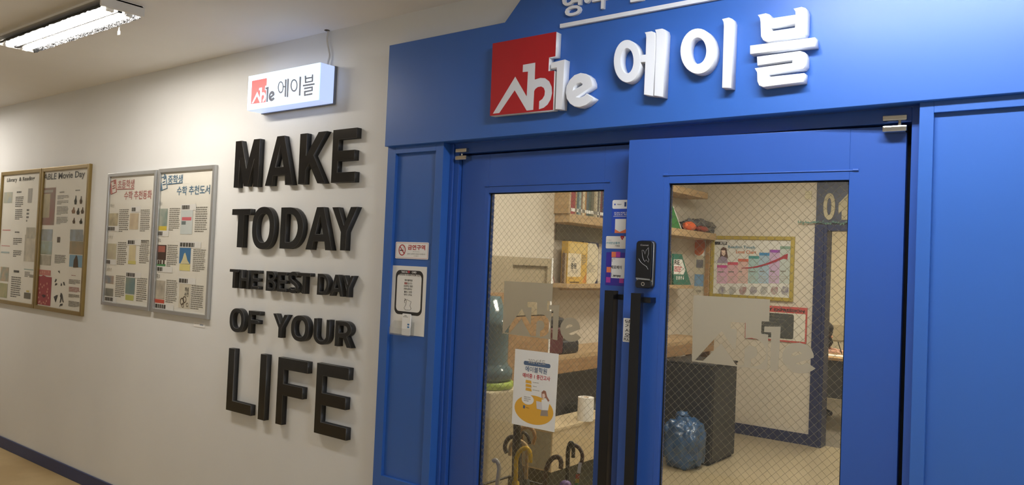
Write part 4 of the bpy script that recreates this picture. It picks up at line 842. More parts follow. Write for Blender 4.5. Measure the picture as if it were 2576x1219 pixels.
BK_ = [(395, 408, 'charcoal', (40, 38, 40)), (410, 465, 'cream', (216, 204, 178)), (470, 562, 'thick red', (150, 52, 52)), (565, 595, 'tan', (176, 146, 104)), (597, 640, 'teal', (70, 96, 102)), (642, 690, 'pale blue', (150, 168, 166)), (692, 722, 'brown', (130, 104, 80)), (725, 778, 'ivory', (212, 198, 166)), (780, 805, 'ochre', (178, 124, 56)), (807, 860, 'slate blue', (78, 94, 100)), (862, 905, 'moss green', (70, 84, 66)), (908, 970, 'olive', (98, 94, 74)), (972, 1005, 'beige', (172, 158, 128)), (1008, 1050, 'off-white', (196, 188, 164)), (1052, 1085, 'dark grey', (84, 78, 74)), (1087, 1112, 'light grey', (170, 168, 156)), (1115, 1150, 'maroon', (104, 40, 46)), (1154, 1200, 'navy', (50, 56, 84)), (1204, 1260, 'sand', (186, 166, 126))]
for x0, x1, nm, rgb in BK_:
    ya, yb = SH.uv(*cb(x0, 560))[0], SH.uv(*cb(x1, 560))[0]
    hgt = random.uniform(.24, .31); dep = random.uniform(.16, .2); tilt = 0
    t = thing('book', f'{nm} book standing in the row on the wall bookshelf', 'book', (SXF-.01-dep/2, (ya+yb)/2, zb1), group='books on the wall bookshelf')
    c = .0025; X = (SXF-.012-dep, SXF-.012); mm = mat('book_'+nm.replace(' ', '_'), rgb, .55, noise=.12, nscale=20)
    boxes('cover', [((X[0], X[1]-c), (ya, ya+c), (zb1, zb1+hgt)), ((X[0], X[1]-c), (yb-c, yb), (zb1, zb1+hgt)), ((X[1]-c, X[1]), (ya, yb), (zb1, zb1+hgt))], mm, t)
    box('pages', (X[0]+.004, X[1]-c), (ya+c, yb-c), (zb1+.003, zb1+hgt-.004), M_offw, t)
    rect('spine_band', side_at(X[1]), (ya+.001, zb1+.02, yb-.001, zb1+.045), .0004, M_offw if sum(rgb) < 380 else M_grey, t)
# things on the thin shelf
cr_ = CR(1385, 600, 140/1219); S2 = side_at(-3.4)
def s2(x, y): return S2.uv(*cr_(x, y))
t = thing('gift_box', 'gold and cream printed box standing on the thin wall shelf', 'box', (-3.42, s2(590, 960)[0], SZ))
ya, yb, zt = s2(372, 500)[0], s2(803, 500)[0], s2(590, 68)[1]
M_goldp = mat('box_gold', (206, 170, 84), .45); M_orng = mat('box_orange', (196, 130, 60), .5)
box('carton', (-3.46, -3.4), (ya, yb), (SZ, zt), M_goldp, t, .002)
S2q = side_at(-3.4)
zz = lambda f: SZ+(zt-SZ)*f; yy = lambda f: ya+(yb-ya)*f
rect('cream_print', S2q, (yy(.02), zz(.16), yy(.68), zz(.72)), .0006, mat('print_cream', (224, 212, 184), .6), t)
rect('pale_print', S2q, (yy(.08), zz(.73), yy(.93), zz(.97)), .0006, mat('print_straw', (214, 188, 120), .6), t)
text('name_print', S2q, '중등', yy(.16), zz(.35), yy(.46), zz(.48), .0012, M_ink, t, .03)
text('name_print', S2q, '첫', yy(.16), zz(.5), yy(.36), zz(.62), .0012, M_grey, t); text('name_print', S2q, '수의', yy(.2), zz(.23), yy(.5), zz(.34), .0012, M_grey, t)
rect('bottom_print', S2q, (yy(.15), zz(.02), yy(.62), zz(.045)), .0012, mat('print_dkbrown', (82, 60, 36), .6), t)
lines('text_print', S2q, (yy(.1), zz(.1), yy(.66), zz(.14)), 1, mat('print_brown', 0), .0012, t, 0, .5, 6); lines('text_print', S2q, (yy(.7), zz(.45), yy(.95), zz(.7)), 6, M_grey, .0012, t, .3, .4, 3)
shape('corner_print', S2q, [[(yy(.98), zz(.02)), (yy(.98), zz(.3)), (yy(.78), zz(.02))]], .0006, .0008, M_orng, t)
t = thing('certificate_plaque', 'cream certificate with gold star seal beside the gold box', 'certificate', (-3.42, s2(950, 960)[0], SZ))
ya, yb, zt = s2(806, 500)[0], s2(1090, 500)[0]+.04, s2(950, 100)[1]; c = .045
box('dark_mount', (-3.47, -3.455), (ya+.02, yb+.02), (SZ, zt+.01), mat('mount_navy', (44, 46, 70), .5), t, .002)
S3 = side_at(-3.45)
shape('certificate_sheet', S3, [[(ya, SZ), (yb-c, SZ), (yb, SZ+c), (yb, zt-c), (yb-c, zt), (ya, zt)]], 0, .004, mat('certificate_cream', (216, 206, 178), .55), t)
cc = (s2(868, 205)[0], s2(868, 205)[1]); shape('gold_seal', S3, [[(cc[0]+.026*math.sin(2*math.pi*i/5)*1., cc[1]+.032*math.cos(2*math.pi*i/5)) for i in range(5)]], .0042, .006, mat('seal_gold', (232, 204, 70), .3, metal=.4), t)
lines('text_print', S3, (ya+.01, SZ+.08, yb-.03, zt-.16), 9, M_grey, .0046, t, .35, .35, 5)
text('title_print', S3, '상장', cc[0]-.01, zt-.13, cc[0]+.05, zt-.1, .0046, M_tit, t)
t = thing('leaning_notebook', 'white notebook leaning on the thin shelf beside the tall cabinet', 'notebook', (-3.44, s2(80, 950)[0], SZ))
a, b, c_, d_ = s2(5, 415), s2(52, 415), s2(160, 950), s2(40, 955)
shape('cover', side_at(-3.43), [[a, b, (c_[0], SZ+.001), (d_[0], SZ+.001)]], -.15, 0, M_offw, t); shape('edge_print', side_at(-3.43), [[(b[0]-.008, b[1]), b, (c_[0], SZ+.001), (c_[0]-.012, SZ+.001)]], .0004, .001, mat('print_rust', (140, 90, 70), .6), t)
t = thing('document_folder', 'narrow dark brown document folder standing beside the gold box', 'folder', (-3.44, s2(330, 950)[0], SZ))
ya = s2(308, 700)[0]; box('folder_body', (-3.435, -3.41), (ya+.01, ya+.03), (SZ, s2(330, 310)[1]), mat('folder_brown', (120, 98, 78), .5), t, .002); box('spine', (-3.41, -3.406), (ya+.01, ya+.03), (SZ, s2(330, 310)[1]), mat('folder_spine', (160, 140, 112), .5), t)
# right-hand end of the shelves
cg = CR(1680, 450, 170/715); S4 = side_at(-3.38)
def s4(x, y): return S4.uv(*cg(x, y))
t = thing('green_workbook', 'green workbook with white oval label leaning on the thin shelf', 'workbook', (-3.38, s4(150, 1120)[0], SZ))
gm = mat('workbook_green', (46, 116, 96), .5)
P = [s4(62, 790), s4(148, 795), s4(245, 1125), s4(60, 1125)]; P[2] = (P[2][0], SZ+.001); P[3] = (P[3][0], SZ+.001)
shape('cover', S4, [P], -.02, 0, gm, t)
shape('label_print', S4, [[s4(*p) for p in ((62, 850), (150, 850), (185, 960), (165, 1010), (62, 1005))]], .0006, .001, M_offw, t)
ptext('title_print', S4, 'RE', cg(70, 880), cg(125, 880), cg(100, 858), cg(100, 905), .0014, M_ink, t, .03)
lines('text_print', S4, prect(S4, cg(70, 920), cg(150, 985), .0014), 3, M_pred, .0014, t, .2, .5, 3)
for x in (95, 118, 140, 163): q_ = s4(x, 1045); shape('dot_print', S4, [ell(q_[0], q_[1], .014, .02, 0, 10)], .0006, .001, M_offw, t)
t = thing('black_binder', 'black binder standing behind the green workbook', 'binder', (-3.44, s4(40, 1120)[0], SZ))
box('binder_body', (-3.52, -3.405), (s4(40, 1000)[0]-.2, s4(58, 1000)[0]-.002), (SZ, s4(40, 760)[1]), mat('binder_black', (28, 30, 34), .5), t, .004); box('label_holder', (-3.405, -3.403), (s4(45, 1000)[0]-.05, s4(45, 1000)[0]-.02), (SZ+.06, SZ+.16), M_offw, t)
t = thing('green_folder', 'green folder with white edge leaning at the bookshelf end', 'folder', (-3.4, s4(90, 515)[0], zb1))
P = [s4(40, 265), s4(52, 285), s4(142, 518), s4(20, 518)]
shape('cover', S4, [[P[0], P[1], (P[2][0], zb1+.001), (P[3][0], zb1+.001)]], -.03, 0, mat('folder_green', (58, 132, 70), .5), t); shape('white_edge', S4, [[P[1], (P[1][0]+.012, P[1][1]), (P[2][0]+.02, zb1+.001), (P[2][0], zb1+.001)]], -.028, .001, M_offw, t)
def blobmesh(name, c, r, m, parent, amp, freq, seed, sub=4, flat=None, boxy=1.):
    from mathutils import noise
    bm = bmesh.new(); bmesh.ops.create_icosphere(bm, subdivisions=sub, radius=1.)
    for v in bm.verts:
        n = v.co.normalized(); d = 1+amp*noise.fractal(n*freq+Vector((seed, seed*2, 1)), .9, 2., 4)+amp*.5*abs(noise.noise(n*freq*2.3+Vector((seed, 0, 0))))
        if boxy != 1: n = Vector([math.copysign(abs(q)**boxy, q) for q in n])
        v.co = Vector((c[0]+n.x*r[0]*d, c[1]+n.y*r[1]*d, c[2]+n.z*r[2]*d))
        if flat is not None and v.co.z < flat: v.co.z = flat
    return bmput(name, bm, m, parent, True)
c = s4(300, 470); yc = c[0]
t = thing('crumpled_bag', 'crumpled grey plastic bag with orange packets lying on the bookshelf end', 'bag', (-3.4, yc, zb1))
blobmesh('bag_film', (-3.42, yc+.15, zb1+.06), (.1, .36, .075), mat('bag_grey', (108, 108, 112), .25, rgb2=(60, 60, 66), nscale=14), t, .26, 2.4, 3, 5, zb1+.002)
blobmesh('orange_packet', (-3.34, s4(190, 480)[0], zb1+.04), (.05, .11, .045), mat('packet_orange', (222, 100, 52), .4), t, .2, 2, 5, 3, zb1+.002)
blobmesh('red_packet', (-3.33, s4(310, 490)[0], zb1+.03), (.05, .12, .03), mat('packet_rust', (150, 62, 50), .4), t, .2, 2, 8, 3, zb1+.002)
# back wall: narrow poster, post, level chart, expression board, switch, number panel
t = thing('wooden_post', 'narrow wooden post on the back wall beside the level chart', 'post', (-3.4, BY, 1.36))
px0 = BK.at(.03).uv(*cg(400, 700))[0]; px1 = BK.uv(508*520/1761+1640, 605, .01)[0]-.002
box('post_board', (px0, px1), (BY-.03, BY), (.97, 1.942), M_wood2, t, .003); box('edge_strip', (px1-.008, px1), (BY-.034, BY-.03), (.97, 1.942), M_wood, t)
t = thing('narrow_poster', 'narrow poster with orange circle and blue pouch picture near the wall corner', 'poster', (SX+.08, BY, 1.35))
a, b = BK.uv(*cg(283, 655)), BK.uv(*cg(402, 1215)); x0 = SX+.006
rect('sheet', BK, (x0, b[1], b[0], a[1]), .0006, mat('poster_pale', (196, 190, 168), .6), t, .002); rect('white_sheet', BK, (x0, BK.uv(*cg(300, 808))[1], b[0], a[1]), .003, M_offw, t)
c = BK.uv(*cg(335, 705)); shape('orange_disc', BK, [ell(c[0]-.005, c[1], .07, .105, 0, 24)], .0034, .0036, mat('disc_orange', (208, 116, 70), .6), t)
rect('photo_print', BK, prect(BK, cg(302, 852), cg(372, 940), .004), .004, pm('night', (70, 74, 92), (40, 42, 58), 20), t)
rect('pouch_print', BK, prect(BK, cg(284, 1005), cg(374, 1135), .004), .004, pm('pouch', (52, 112, 178), (70, 130, 190), 10), t)
text('caption_print', BK, 'LOGI', BK.uv(*cg(300, 1180))[0], BK.uv(*cg(300, 1192))[1], BK.uv(*cg(352, 1180))[0], BK.uv(*cg(300, 1170))[1], .004, M_ink, t, .02)
cc_ = CR(1640, 440, 520/1761)
def bu(x, y): return BK.uv(*cc_(x, y), .01)
u0, u1, v1, v0 = bu(508, 560)[0], bu(1214, 700)[0], bu(1222, 525)[1], bu(1205, 1080)[1]
t = thing('level_chart', 'gold framed Reading Touch Level Chart with rising coloured columns', 'chart', ((u0+u1)/2, BY, v0))
M_lg = mat('chart_gold', (186, 168, 84), .35, metal=.4)
fw = .036; Y = (BY-.025, BY)
box('frame_stile', (u0, u0+fw), Y, (v0, v1), M_lg, t, .004); box('frame_stile', (u1-fw, u1), Y, (v0, v1), M_lg, t, .004); box('frame_rail', (u0+fw, u1-fw), Y, (v0, v0+fw), M_lg, t, .004); box('frame_rail', (u0+fw, u1-fw), Y, (v1-fw, v1), M_lg, t, .004)
rect('sheet', BK, (u0+fw, v0+fw, u1-fw, v1-fw), .01, mat('chart_paper', (212, 212, 206), .5), t)
HEAD = [(765, 'magenta', (190, 70, 140)), (740, 'red', (196, 76, 96)), (712, 'rust', (196, 104, 84)), (687, 'teal', (60, 140, 140)), (660, 'blue', (60, 130, 180)), (635, 'purple', (148, 76, 168)), (605, 'sage', (128, 156, 140))]
for i, (y, nm, rgb) in enumerate(HEAD):
    x0 = 557+i*89.5; x1 = x0+87
    a, b = bu(x0, y), bu(x1, y+26); c = bu(x0-6, 920)
    pale = tuple(int(.35*v+.65*214) for v in rgb)
    rect('column_body', BK, (a[0], c[1], b[0], a[1]), .0115, mat('col_'+nm, pale, .6), t); rect('column_head', BK, (a[0], b[1], b[0], a[1]), .013, mat('head_'+nm, rgb, .6), t)
    lines('column_text', BK, (a[0]+.01, c[1]+.01, b[0]-.01, c[1]+.075), 3, M_lgrey, .013, t, .3, .35, 4); lines('column_text', BK, (a[0]+.01, c[1]+.1, b[0]-.01, c[1]+.13), 1, M_grey, .013, t, .3, .4, 2)
    d1, d2 = bu(x0, 945), bu(x0+70, 1010)
    shape('thumbnail_print', BK, [[(d1[0]+x*(d2[0]-d1[0]), d2[1]+z*(d1[1]-d2[1])) for x, z in ((.1, .4), (.35, 1), (.95, .9), (1, .3), (.6, -.2), (.25, -.1))]], .0125, .013, pm('thumb%d' % (i % 3), ((70, 66, 96), (120, 124, 128), (120, 66, 74))[i % 3], (160, 160, 160), 30), t)
A_ = [bu(*p) for p in ((765, 792), (830, 790), (900, 780), (980, 758), (1060, 728), (1120, 700))]
shape('rising_arrow', BK, [[(p[0], p[1]+.004+.010*i/5) for i, p in enumerate(A_)]+[bu(1105, 690), bu(1160, 668), bu(1155, 720), bu(1128, 712)]+[(p[0], p[1]-.004-.010*i/5) for i, p in list(enumerate(A_))[::-1]]], .014, .0145, mat('arrow_red', (160, 44, 60), .5), t)
text('title_print', BK, 'Reading Touch', bu(650, 610)[0], bu(700, 630)[1], bu(880, 610)[0], bu(700, 600)[1], .0135, mat('print_petrol', (70, 120, 140), .6), t, .02); text('title_print', BK, 'Level Chart', bu(718, 650)[0], bu(780, 668)[1], bu(890, 655)[0], bu(780, 640)[1], .0135, mat('print_orange', (196, 120, 80), .6), t, .02)
rect('logo_print', BK, prect(BK.at(.01), cc_(538, 566), cc_(640, 594)), .0125, M_ink, t); text('logo_text', BK, 'RTP', bu(585, 580)[0], bu(600, 589)[1], bu(632, 580)[0], bu(600, 571)[1], .0135, M_white, t, .03)
bl = lambda n_, P, m, nn: shape(n_, BK, [[bu(*p) for p in P]], nn, nn+.0004, m, t)
bl('portrait_hair', ((580, 690), (588, 630), (610, 612), (635, 625), (648, 700), (640, 715), (585, 715)), mat('hair_brown', (86, 58, 48), .6), .0115)
bl('portrait_face', ((592, 640), (625, 640), (628, 672), (612, 690), (596, 676)), mat('print_skin', 0), .0122)
bl('portrait_top', ((555, 748), (570, 700), (600, 690), (640, 705), (648, 750)), mat('print_mauve', (150, 138, 158), .6), .0128)
cx_ = CR(1740, 730, 320/1696)
def xu(x, y): return BK.uv(*cx_(x, y), .01)
u0, u1, v1, v0 = xu(715, 450)[0], xu(1535, 450)[0], xu(1542, 235)[1], xu(1528, 712)[1]
t = thing('expression_board', 'white DAILY EXPRESSION board with red border and dark writing panel', 'board', ((u0+u1)/2, BY, v0))
M_brd = mat('board_red', (188, 82, 76), .5)
rect('red_board', BK, (u0, v0, u1, v1), .0004, M_brd, t, .01); vt = xu(1530, 318)[1]
rect('white_field', BK, (u0+.014, v0+.016, u1-.014, vt), .0112, mat('board_white', (216, 212, 198), .4), t)
shape('dark_panel', BK, [rrect(xu(930, 400)[0], xu(1340, 652)[1], xu(1362, 400)[0], xu(1340, 318)[1], .02)], .0116, .0126, mat('panel_slate', (72, 74, 70), .5), t)
text('title_print', BK, 'DAILY EXPRESSION', xu(880, 250)[0], xu(1300, 285)[1], xu(1506, 270)[0], xu(1300, 248)[1], .012, M_ink, t, .03)
lines('chalk_print', BK, (xu(960, 0)[0], xu(1300, 560)[1], xu(1330, 0)[0], xu(1300, 340)[1]), 5, M_grey, .014, t, .5, .2, 6)
t = thing('light_switch', 'pale double light switch on the wall beside the number panel', 'switch', (BK.uv(*cz(268, 370))[0], BY, BK.uv(*cz(268, 370))[1]))
M_sw = mat('switch_cream', (206, 200, 168), .4)
for y0_, y1_ in ((245, 300), (308, 370)):
    r = prect(BK, cz(220, y0_), cz(318, y1_)); rect('switch_plate', BK, r, .0004, M_sw, t, .008); rect('rocker', BK, (r[0]+.02, r[1]+.02, r[2]-.02, r[3]-.02), .009, M_sw, t, .004)
pz0 = oz+.061; pz1 = BK.uv(*cz(600, 60))[1]
t = thing('number_panel', 'dark panel with large cream number 01 above the classroom door', 'number sign', ((ox0+ox1)/2, BY, pz0))
box('panel_board', (BK.uv(*cz(395, 400))[0], ox1+.13), (BY-.012, BY-.0005), (pz0+.004, pz1+.08), mat('panel_navy', (62, 68, 88), .45), t, .002)
M_num = mat('number_cream', (184, 176, 148), .7); q = BK
a, b = q.uv(*cz(495, 690)), q.uv(*cz(690, 275)); c_ = ((a[0]+b[0])/2, (a[1]+b[1])/2)
shape('digit', q, [sup(c_[0], c_[1], (b[0]-a[0])/2, (b[1]-a[1])/2, 2.2, 30), sup(c_[0], c_[1], (b[0]-a[0])*.17, (b[1]-a[1])*.31, 2.2, 24)], .0122, .018, M_num, t, .002)
x1_ = q.uv(*cz(785, 500))[0]
shape('digit', q, [[(x1_, a[1]), (x1_+.13, a[1]), (x1_+.13, b[1]), (x1_+.06, b[1]), (x1_-.03, b[1]-.1), (x1_-.03, b[1]-.2), (x1_, b[1]-.17)]], .0122, .018, M_num, t, .002)
t = thing('garland', 'thin teal leaf garland strung below the number panel', 'garland', (q.uv(*cz(480, 745))[0], BY-.03, q.uv(*cz(480, 745))[1]))
M_leaf = mat('garland_teal', (96, 134, 122), .6); g0 = q.uv(*cz(130, 735)); g1 = q.uv(*cz(820, 735)); gl = q.at(.035)
tube('cord', [gl.M() @ Vector((g0[0]+(g1[0]+.35-g0[0])*i/20, g1[1]+.006*math.sin(i*1.7), 0)) for i in range(21)], .003, M_leaf, t, 1)
for i in range(34):
    x = g0[0]+(g1[0]+.35-g0[0])*i/33; z = g1[1]+random.uniform(-.015, .015); a_ = random.uniform(0, 6.28); r_ = random.uniform(.012, .022)
    shape('leaf', gl, [[(x+r_*math.cos(a_), z+r_*math.sin(a_)), (x+r_*.45*math.cos(a_+1.57), z+r_*.45*math.sin(a_+1.57)), (x-r_*math.cos(a_), z-r_*math.sin(a_)), (x-r_*.45*math.cos(a_+1.57), z-r_*.45*math.sin(a_+1.57))]], .001, .003, M_leaf, t)

# counter, low cabinet, tall cabinet
CXF = -3.15; SC = side_at(CXF); ct = SC.uv(1400, 896)[1]; cbm = SC.uv(1405, 940)[1]; cy0 = SC.uv(1386, 800)[0]
t = thing('reception_counter', 'long wooden counter with thick front edge along the side wall', 'counter', ((SX+CXF)/2, cy0, 0))
pe = side_at(-3.435).uv(1395, 560)[0]+.002; boxes('counter_top', [((SX+.001, CXF), (pe, 7.35), (ct-.03, ct)), ((-3.433, CXF), (cy0+.002, pe), (ct-.03, ct))], M_wood, t); box('front_band', (CXF-.03, CXF), (cy0+.002, 7.35), (cbm, ct-.0305), M_wood2, t, .002)
for y in (cy0+.004, 6.0, 7.31): box('support_panel', (-3.43, CXF-.03), (y, y+.03), (0, ct-.031), M_wood2, t)
box('back_panel', (SX+.001, SX+.02), (pe, 7.3), (.0, ct-.031), mat('counter_back', (104, 98, 86), .6), t)
t = thing('tall_cabinet', 'tall beige cabinet with recessed panel and wooden lower door beside the counter', 'cabinet', (-3.35, cy0-.4, 0))
tz = SC.uv(1385, 650)[1]; ty0 = cy0-.95; zw = SC.uv(1330, 800)[1]
M_gb = mat('cabinet_greige', (158, 144, 118), .55)
box('cabinet_body', (-3.433, CXF-.02), (ty0, cy0-.018), (0, tz), M_gb, t, .002); box('edge_strip', (-3.433, CXF+.001), (cy0-.017, cy0), (0, tz+.004), M_white, t, .001)
yA, yB = SC.uv(1290, 680)[0], SC.uv(1377, 690)[0]; zA = zw+.02
box('panel_stile', (CXF-.0195, CXF), (ty0, yA), (zA, tz), M_gb, t, .002); box('panel_stile', (CXF-.0195, CXF), (yB, cy0-.018), (zA, tz), M_gb, t, .002)
box('panel_rail', (CXF-.0195, CXF), (yA, yB), (tz-.055, tz), M_gb, t, .002); box('panel_rail', (CXF-.0195, CXF), (yA, yB), (zA, zA+.12), M_gb, t, .002)
box('lower_door', (CXF-.0195, CXF), (ty0+.004, cy0-.02), (.08, zw+.012), M_wood2, t, .003); box('corner_panel', (CXF+.0005, CXF+.02), (ty0+.004, SC.uv(1262, 760)[0]), (zw+.02, SC.uv(1250, 735)[1]), M_wood2, t, .002)
SL = side_at(-2.9); lz = SL.uv(1390, 1079)[1]; lb = SL.uv(1390, 1187)[1]; ly = SL.uv(1390, 1100)[0]; lY = 5.05
t = thing('low_cabinet', 'low cream cabinet standing in front of the wooden counter', 'cabinet', (-3.02, ly, 0))
M_crm = mat('cabinet_cream', (206, 188, 152), .55)
box('carcass', (-3.14, -2.9), (ly, lY), (lb, lz-.02), M_crm, t, .002); box('cabinet_top', (-3.14, -2.895), (ly-.004, lY), (lz-.0195, lz), M_crm, t, .002)
box('plinth', (-3.12, -2.93), (ly+.02, lY-.02), (0, lb-.0005), mat('plinth_shade', (44, 48, 40), .6), t); box('shaded_side', (-3.13, -2.91), (ly-.003, ly-.0002), (lb+.01, lz-.03), mat('side_shade', (150, 148, 130), .6), t)  # grey side and dark plinth colours hold the shade on and under it
c = pix(PL((0, 0, lz), (1, 0, 0), (0, 1, 0)), 1472, 1056)
t = thing('paper_roll', 'white paper towel roll standing on the low cream cabinet', 'paper roll', (c.x, c.y, lz))
rr_ = .056; lathe('paper', [(rr_, lz), (rr_, lz+.16), (.022, lz+.16)], c.x, c.y, M_offw, t, 24, False); lathe('core', [(.021, lz+.002), (.021, lz+.1605), (.018, lz+.1605)], c.x, c.y, mat('cardboard', (170, 140, 100), .7), t, 16)
for (x0, x1, y0_, y1_, z0_, z1_, lab, rgb) in ((-3.45, -3.2, 5.25, 5.6, .001, .52, 'grey storage bin under the wooden counter', (110, 112, 104)), (-3.42, -3.2, 5.75, 5.95, .001, .44, 'dark storage bin under the wooden counter', (60, 56, 50))):
    t = thing('storage_bin', lab, 'bin', ((x0+x1)/2, (y0_+y1_)/2, 0)); m = mat('bin_%d' % rgb[0], rgb, .5)
    box('bin_body', (x0, x1), (y0_, y1_), (z0_, z1_-.04), m, t, .015); box('bin_lid', (x0-.01, x1+.01), (y0_-.01, y1_+.01), (z1_-.039, z1_), m, t, .008)
# bag on the counter
c1, c2 = SC.uv(1386, 892)[0], SC.uv(1462, 892)[0]; zt_ = SC.uv(1420, 800)[1]; xa = CXF-.04
t = thing('shoulder_bag', 'dark red and black bag standing on the wooden counter', 'bag', (CXF-.12, (c1+c2)/2, ct))
mr_ = mat('bag_red', (84, 26, 30), .45, bump=.3, bscale=40); mb_ = mat('bag_black', (34, 32, 36), .4, bump=.3, bscale=30)
box('bag_body', (CXF-.2, xa), (c1, c1+.22), (ct+.0005, zt_-.07), mr_, t, .03, None, 3); box('bag_top', (CXF-.19, xa-.01), (c1+.005, c1+.25), (zt_-.08, zt_), mb_, t, .035, None, 3)
box('side_pouch', (CXF-.19, xa+.005), (c1+.2, c2+.03), (ct+.0005, ct+.1), mb_, t, .03, None, 3); tube('carry_loop', [(xa-.05, c1+.05+.16*i/10, zt_-.004+.045*math.sin(math.pi*i/10)) for i in range(11)], .008, mb_, t)
# water cooler
wx, wy = -2.79, 3.4; q = wall_at(wy); zr = q.uv(1270, 968)[1]; ztp = q.uv(1250, 745)[1]
t = thing('water_cooler', 'cream water cooler with dark teal bottle and lime green ring', 'water cooler', (wx, wy, 0))
b0 = zr-.025
box('body', (wx-.15, wx+.15), (wy-.15, wy+.15), (0, b0), mat('cooler_cream', (204, 190, 158), .4), t, .012)
lathe('lime_ring', [(.145, b0), (.152, b0+.01), (.15, b0+.035), (.14, b0+.04)], wx, wy, mat('ring_lime', (164, 186, 70), .35), t, 32)
m = mat('bottle_teal', (86, 108, 112), .12, spec=.7)
lathe('bottle', [(.11, b0+.0405), (.142, b0+.05), (.145, b0+.10), (.12, b0+.125), (.115, b0+.14), (.115, b0+.33), (.122, b0+.35), (.122, b0+.375), (.10, b0+.40), (.06, ztp)], wx, wy, m, t, 32)
for y_, dx in ((-.152, .03), (-.152, .075)): box('bottle_rib', (wx+dx-.006, wx+dx+.006), (wy-.119, wy-.108), (b0+.16, b0+.31), mat('rib_pale', (170, 178, 170), .3), t, .004)
fy = wy-.15
box('tap_recess', (wx-.12, wx+.12), (fy-.004, fy+.0), (.3, b0-.17), mat('recess_taupe', (150, 136, 112), .5, noise=.15, nscale=20), t, .001)
for dx, m_ in ((-.02, mat('tap_blue', (60, 80, 130), .4)), (.05, mat('tap_red', (140, 46, 46), .4))):
    tp = box('tap', (wx+dx-.018, wx+dx+.018), (fy-.05, fy-.0045), (b0-.235, b0-.215), m_, t, .006); box('spout', (wx+dx-.008, wx+dx+.008), (fy-.045, fy-.03), (b0-.262, b0-.2355), M_white, tp, .003)
box('display', (wx+.045, wx+.085), (fy-.004, fy), (b0-.075, b0-.045), mat('display_grey', (120, 116, 104), .3), t, .002); box('slot', (wx+.058, wx+.064), (fy-.003, fy), (b0-.14, b0-.105), M_gap, t)

# umbrellas in their rack behind the closed leaf
cv = CR(1225, 1060, 285/2185)
def umbrella(label, pts, Y, r, mh, mc, foot, extra=None, cr=.028):
    q = wall_at(Y); P = [pix(q, *cv(*p)) for p in pts]
    top = P[0].copy(); base = Vector((top.x+.012, Y, .035))
    t = thing('umbrella', label, 'umbrella', (base.x, base.y, .02), group='umbrellas in the rack behind the glass')
    n = len(pts)
    h0 = top.lerp(base, .1)
    tube('handle', smoothpath([h0]+P, 5), r, mh, t)
    V = []; Fc = []; seg = 16; rows = [(0.08, r*1.15), (.16, cr*.7), (.4, cr), (.75, cr*.8), (.93, .01)]
    ax = (base-top); ex = Vector((1, 0, 0)); ey = Vector((0, 1, 0))
    for f, rad in rows:
        for i in range(seg):
            a = 2*math.pi*i/seg; k = rad*(1+.28*math.cos(8*a+f*3))
            V.append(top+ax*f+ex*k*math.cos(a)+ey*k*math.sin(a))
    for j in range(len(rows)-1):
        for i in range(seg): Fc.append((j*seg+i, j*seg+(i+1) % seg, (j+1)*seg+(i+1) % seg, (j+1)*seg+i))
    Fc += [tuple(range(seg))[::-1], tuple(seg*(len(rows)-1)+i for i in range(seg))]
    mesh('canopy', V, Fc, mc, t, True)
    tube('ferrule', [top+ax*.92, base], .004, M_chrome, t, 2)
    if extra: extra(t, P, q)
    return t
K = lambda n_, c_, r_=.35: mat('umb_'+n_, c_, r_)
kb_, kf = K('black', (24, 24, 26)), K('black_cloth', (26, 27, 30), .6)
umbrella('umbrella with glossy yellow hook handle in the rack', [(560, 900), (562, 760), (600, 620), (680, 530), (760, 510), (820, 570), (838, 680), (832, 780)], 2.74, .0098, K('yellow', (232, 184, 24), .22), K('yellow_cloth', (214, 172, 40), .6), None)
umbrella('umbrella with tall tan wooden hook handle under the notice', [(610, 500), (620, 250), (650, 150), (730, 112), (830, 115), (900, 185), (922, 300), (885, 430)], 3.12, .0095, K('tanwood', (186, 140, 84), .4), kf, None)
umbrella('umbrella with lower tan wooden hook handle behind the yellow one', [(760, 900), (770, 640), (780, 520), (720, 425), (620, 370), (500, 400), (450, 500), (445, 650)], 3.03, .0095, K('palewood', (196, 160, 104), .45), K('grey_cloth', (52, 58, 54), .6), None)
umbrella('black umbrella with thick straight grip under the notice', [(575, 900), (580, 480), (580, 90), (585, 60)], 2.85, .018, kb_, kf, None, None, .036)
umbrella('black umbrella with hook turned towards the water cooler', [(520, 900), (530, 420), (530, 300), (430, 310), (360, 420), (350, 520), (385, 600)], 2.94, .0105, kb_, kf, None)
umbrella('black umbrella with hook turned towards the low cabinet', [(640, 700), (640, 300), (670, 215), (730, 215), (795, 300), (825, 430)], 3.21, .0085, kb_, kf, None)
umbrella('umbrella with dark brown hook handle beside the leather bag', [(1120, 1150), (1140, 950), (1200, 780), (1290, 690), (1390, 690), (1430, 780), (1425, 900)], 2.78, .0105, K('brown', (58, 36, 30)), K('brown_cloth', (48, 34, 34), .6), None)
umbrella('black umbrella with narrow crook at the rack end', [(1550, 1100), (1555, 700), (1560, 560), (1600, 420), (1645, 420), (1665, 520), (1662, 690)], 2.88, .0088, kb_, kf, None)
def tags(t, P, q):
    a = [pix(q.at(.012), *cv(*p)) for p in ((1770, 780), (1832, 790), (1800, 1000), (1735, 985))]; mesh('paper_label', a, [(0, 1, 2, 3)], M_offw, t)
    for (ya, yb, rgb) in ((1010, 1100, (200, 84, 60)), (1100, 1180, (206, 178, 60)), (1180, 1300, (60, 130, 70))):
        a = [pix(q.at(.0125), *cv(*p)) for p in ((1715-(ya-1010)*.1, ya), (1790-(ya-1010)*.1, ya), (1790-(yb-1010)*.1, yb), (1715-(yb-1010)*.1, yb))]; mesh('rainbow_tag', a, [(0, 1, 2, 3)], mat('tag_%d' % rgb[1], rgb, .6), t)
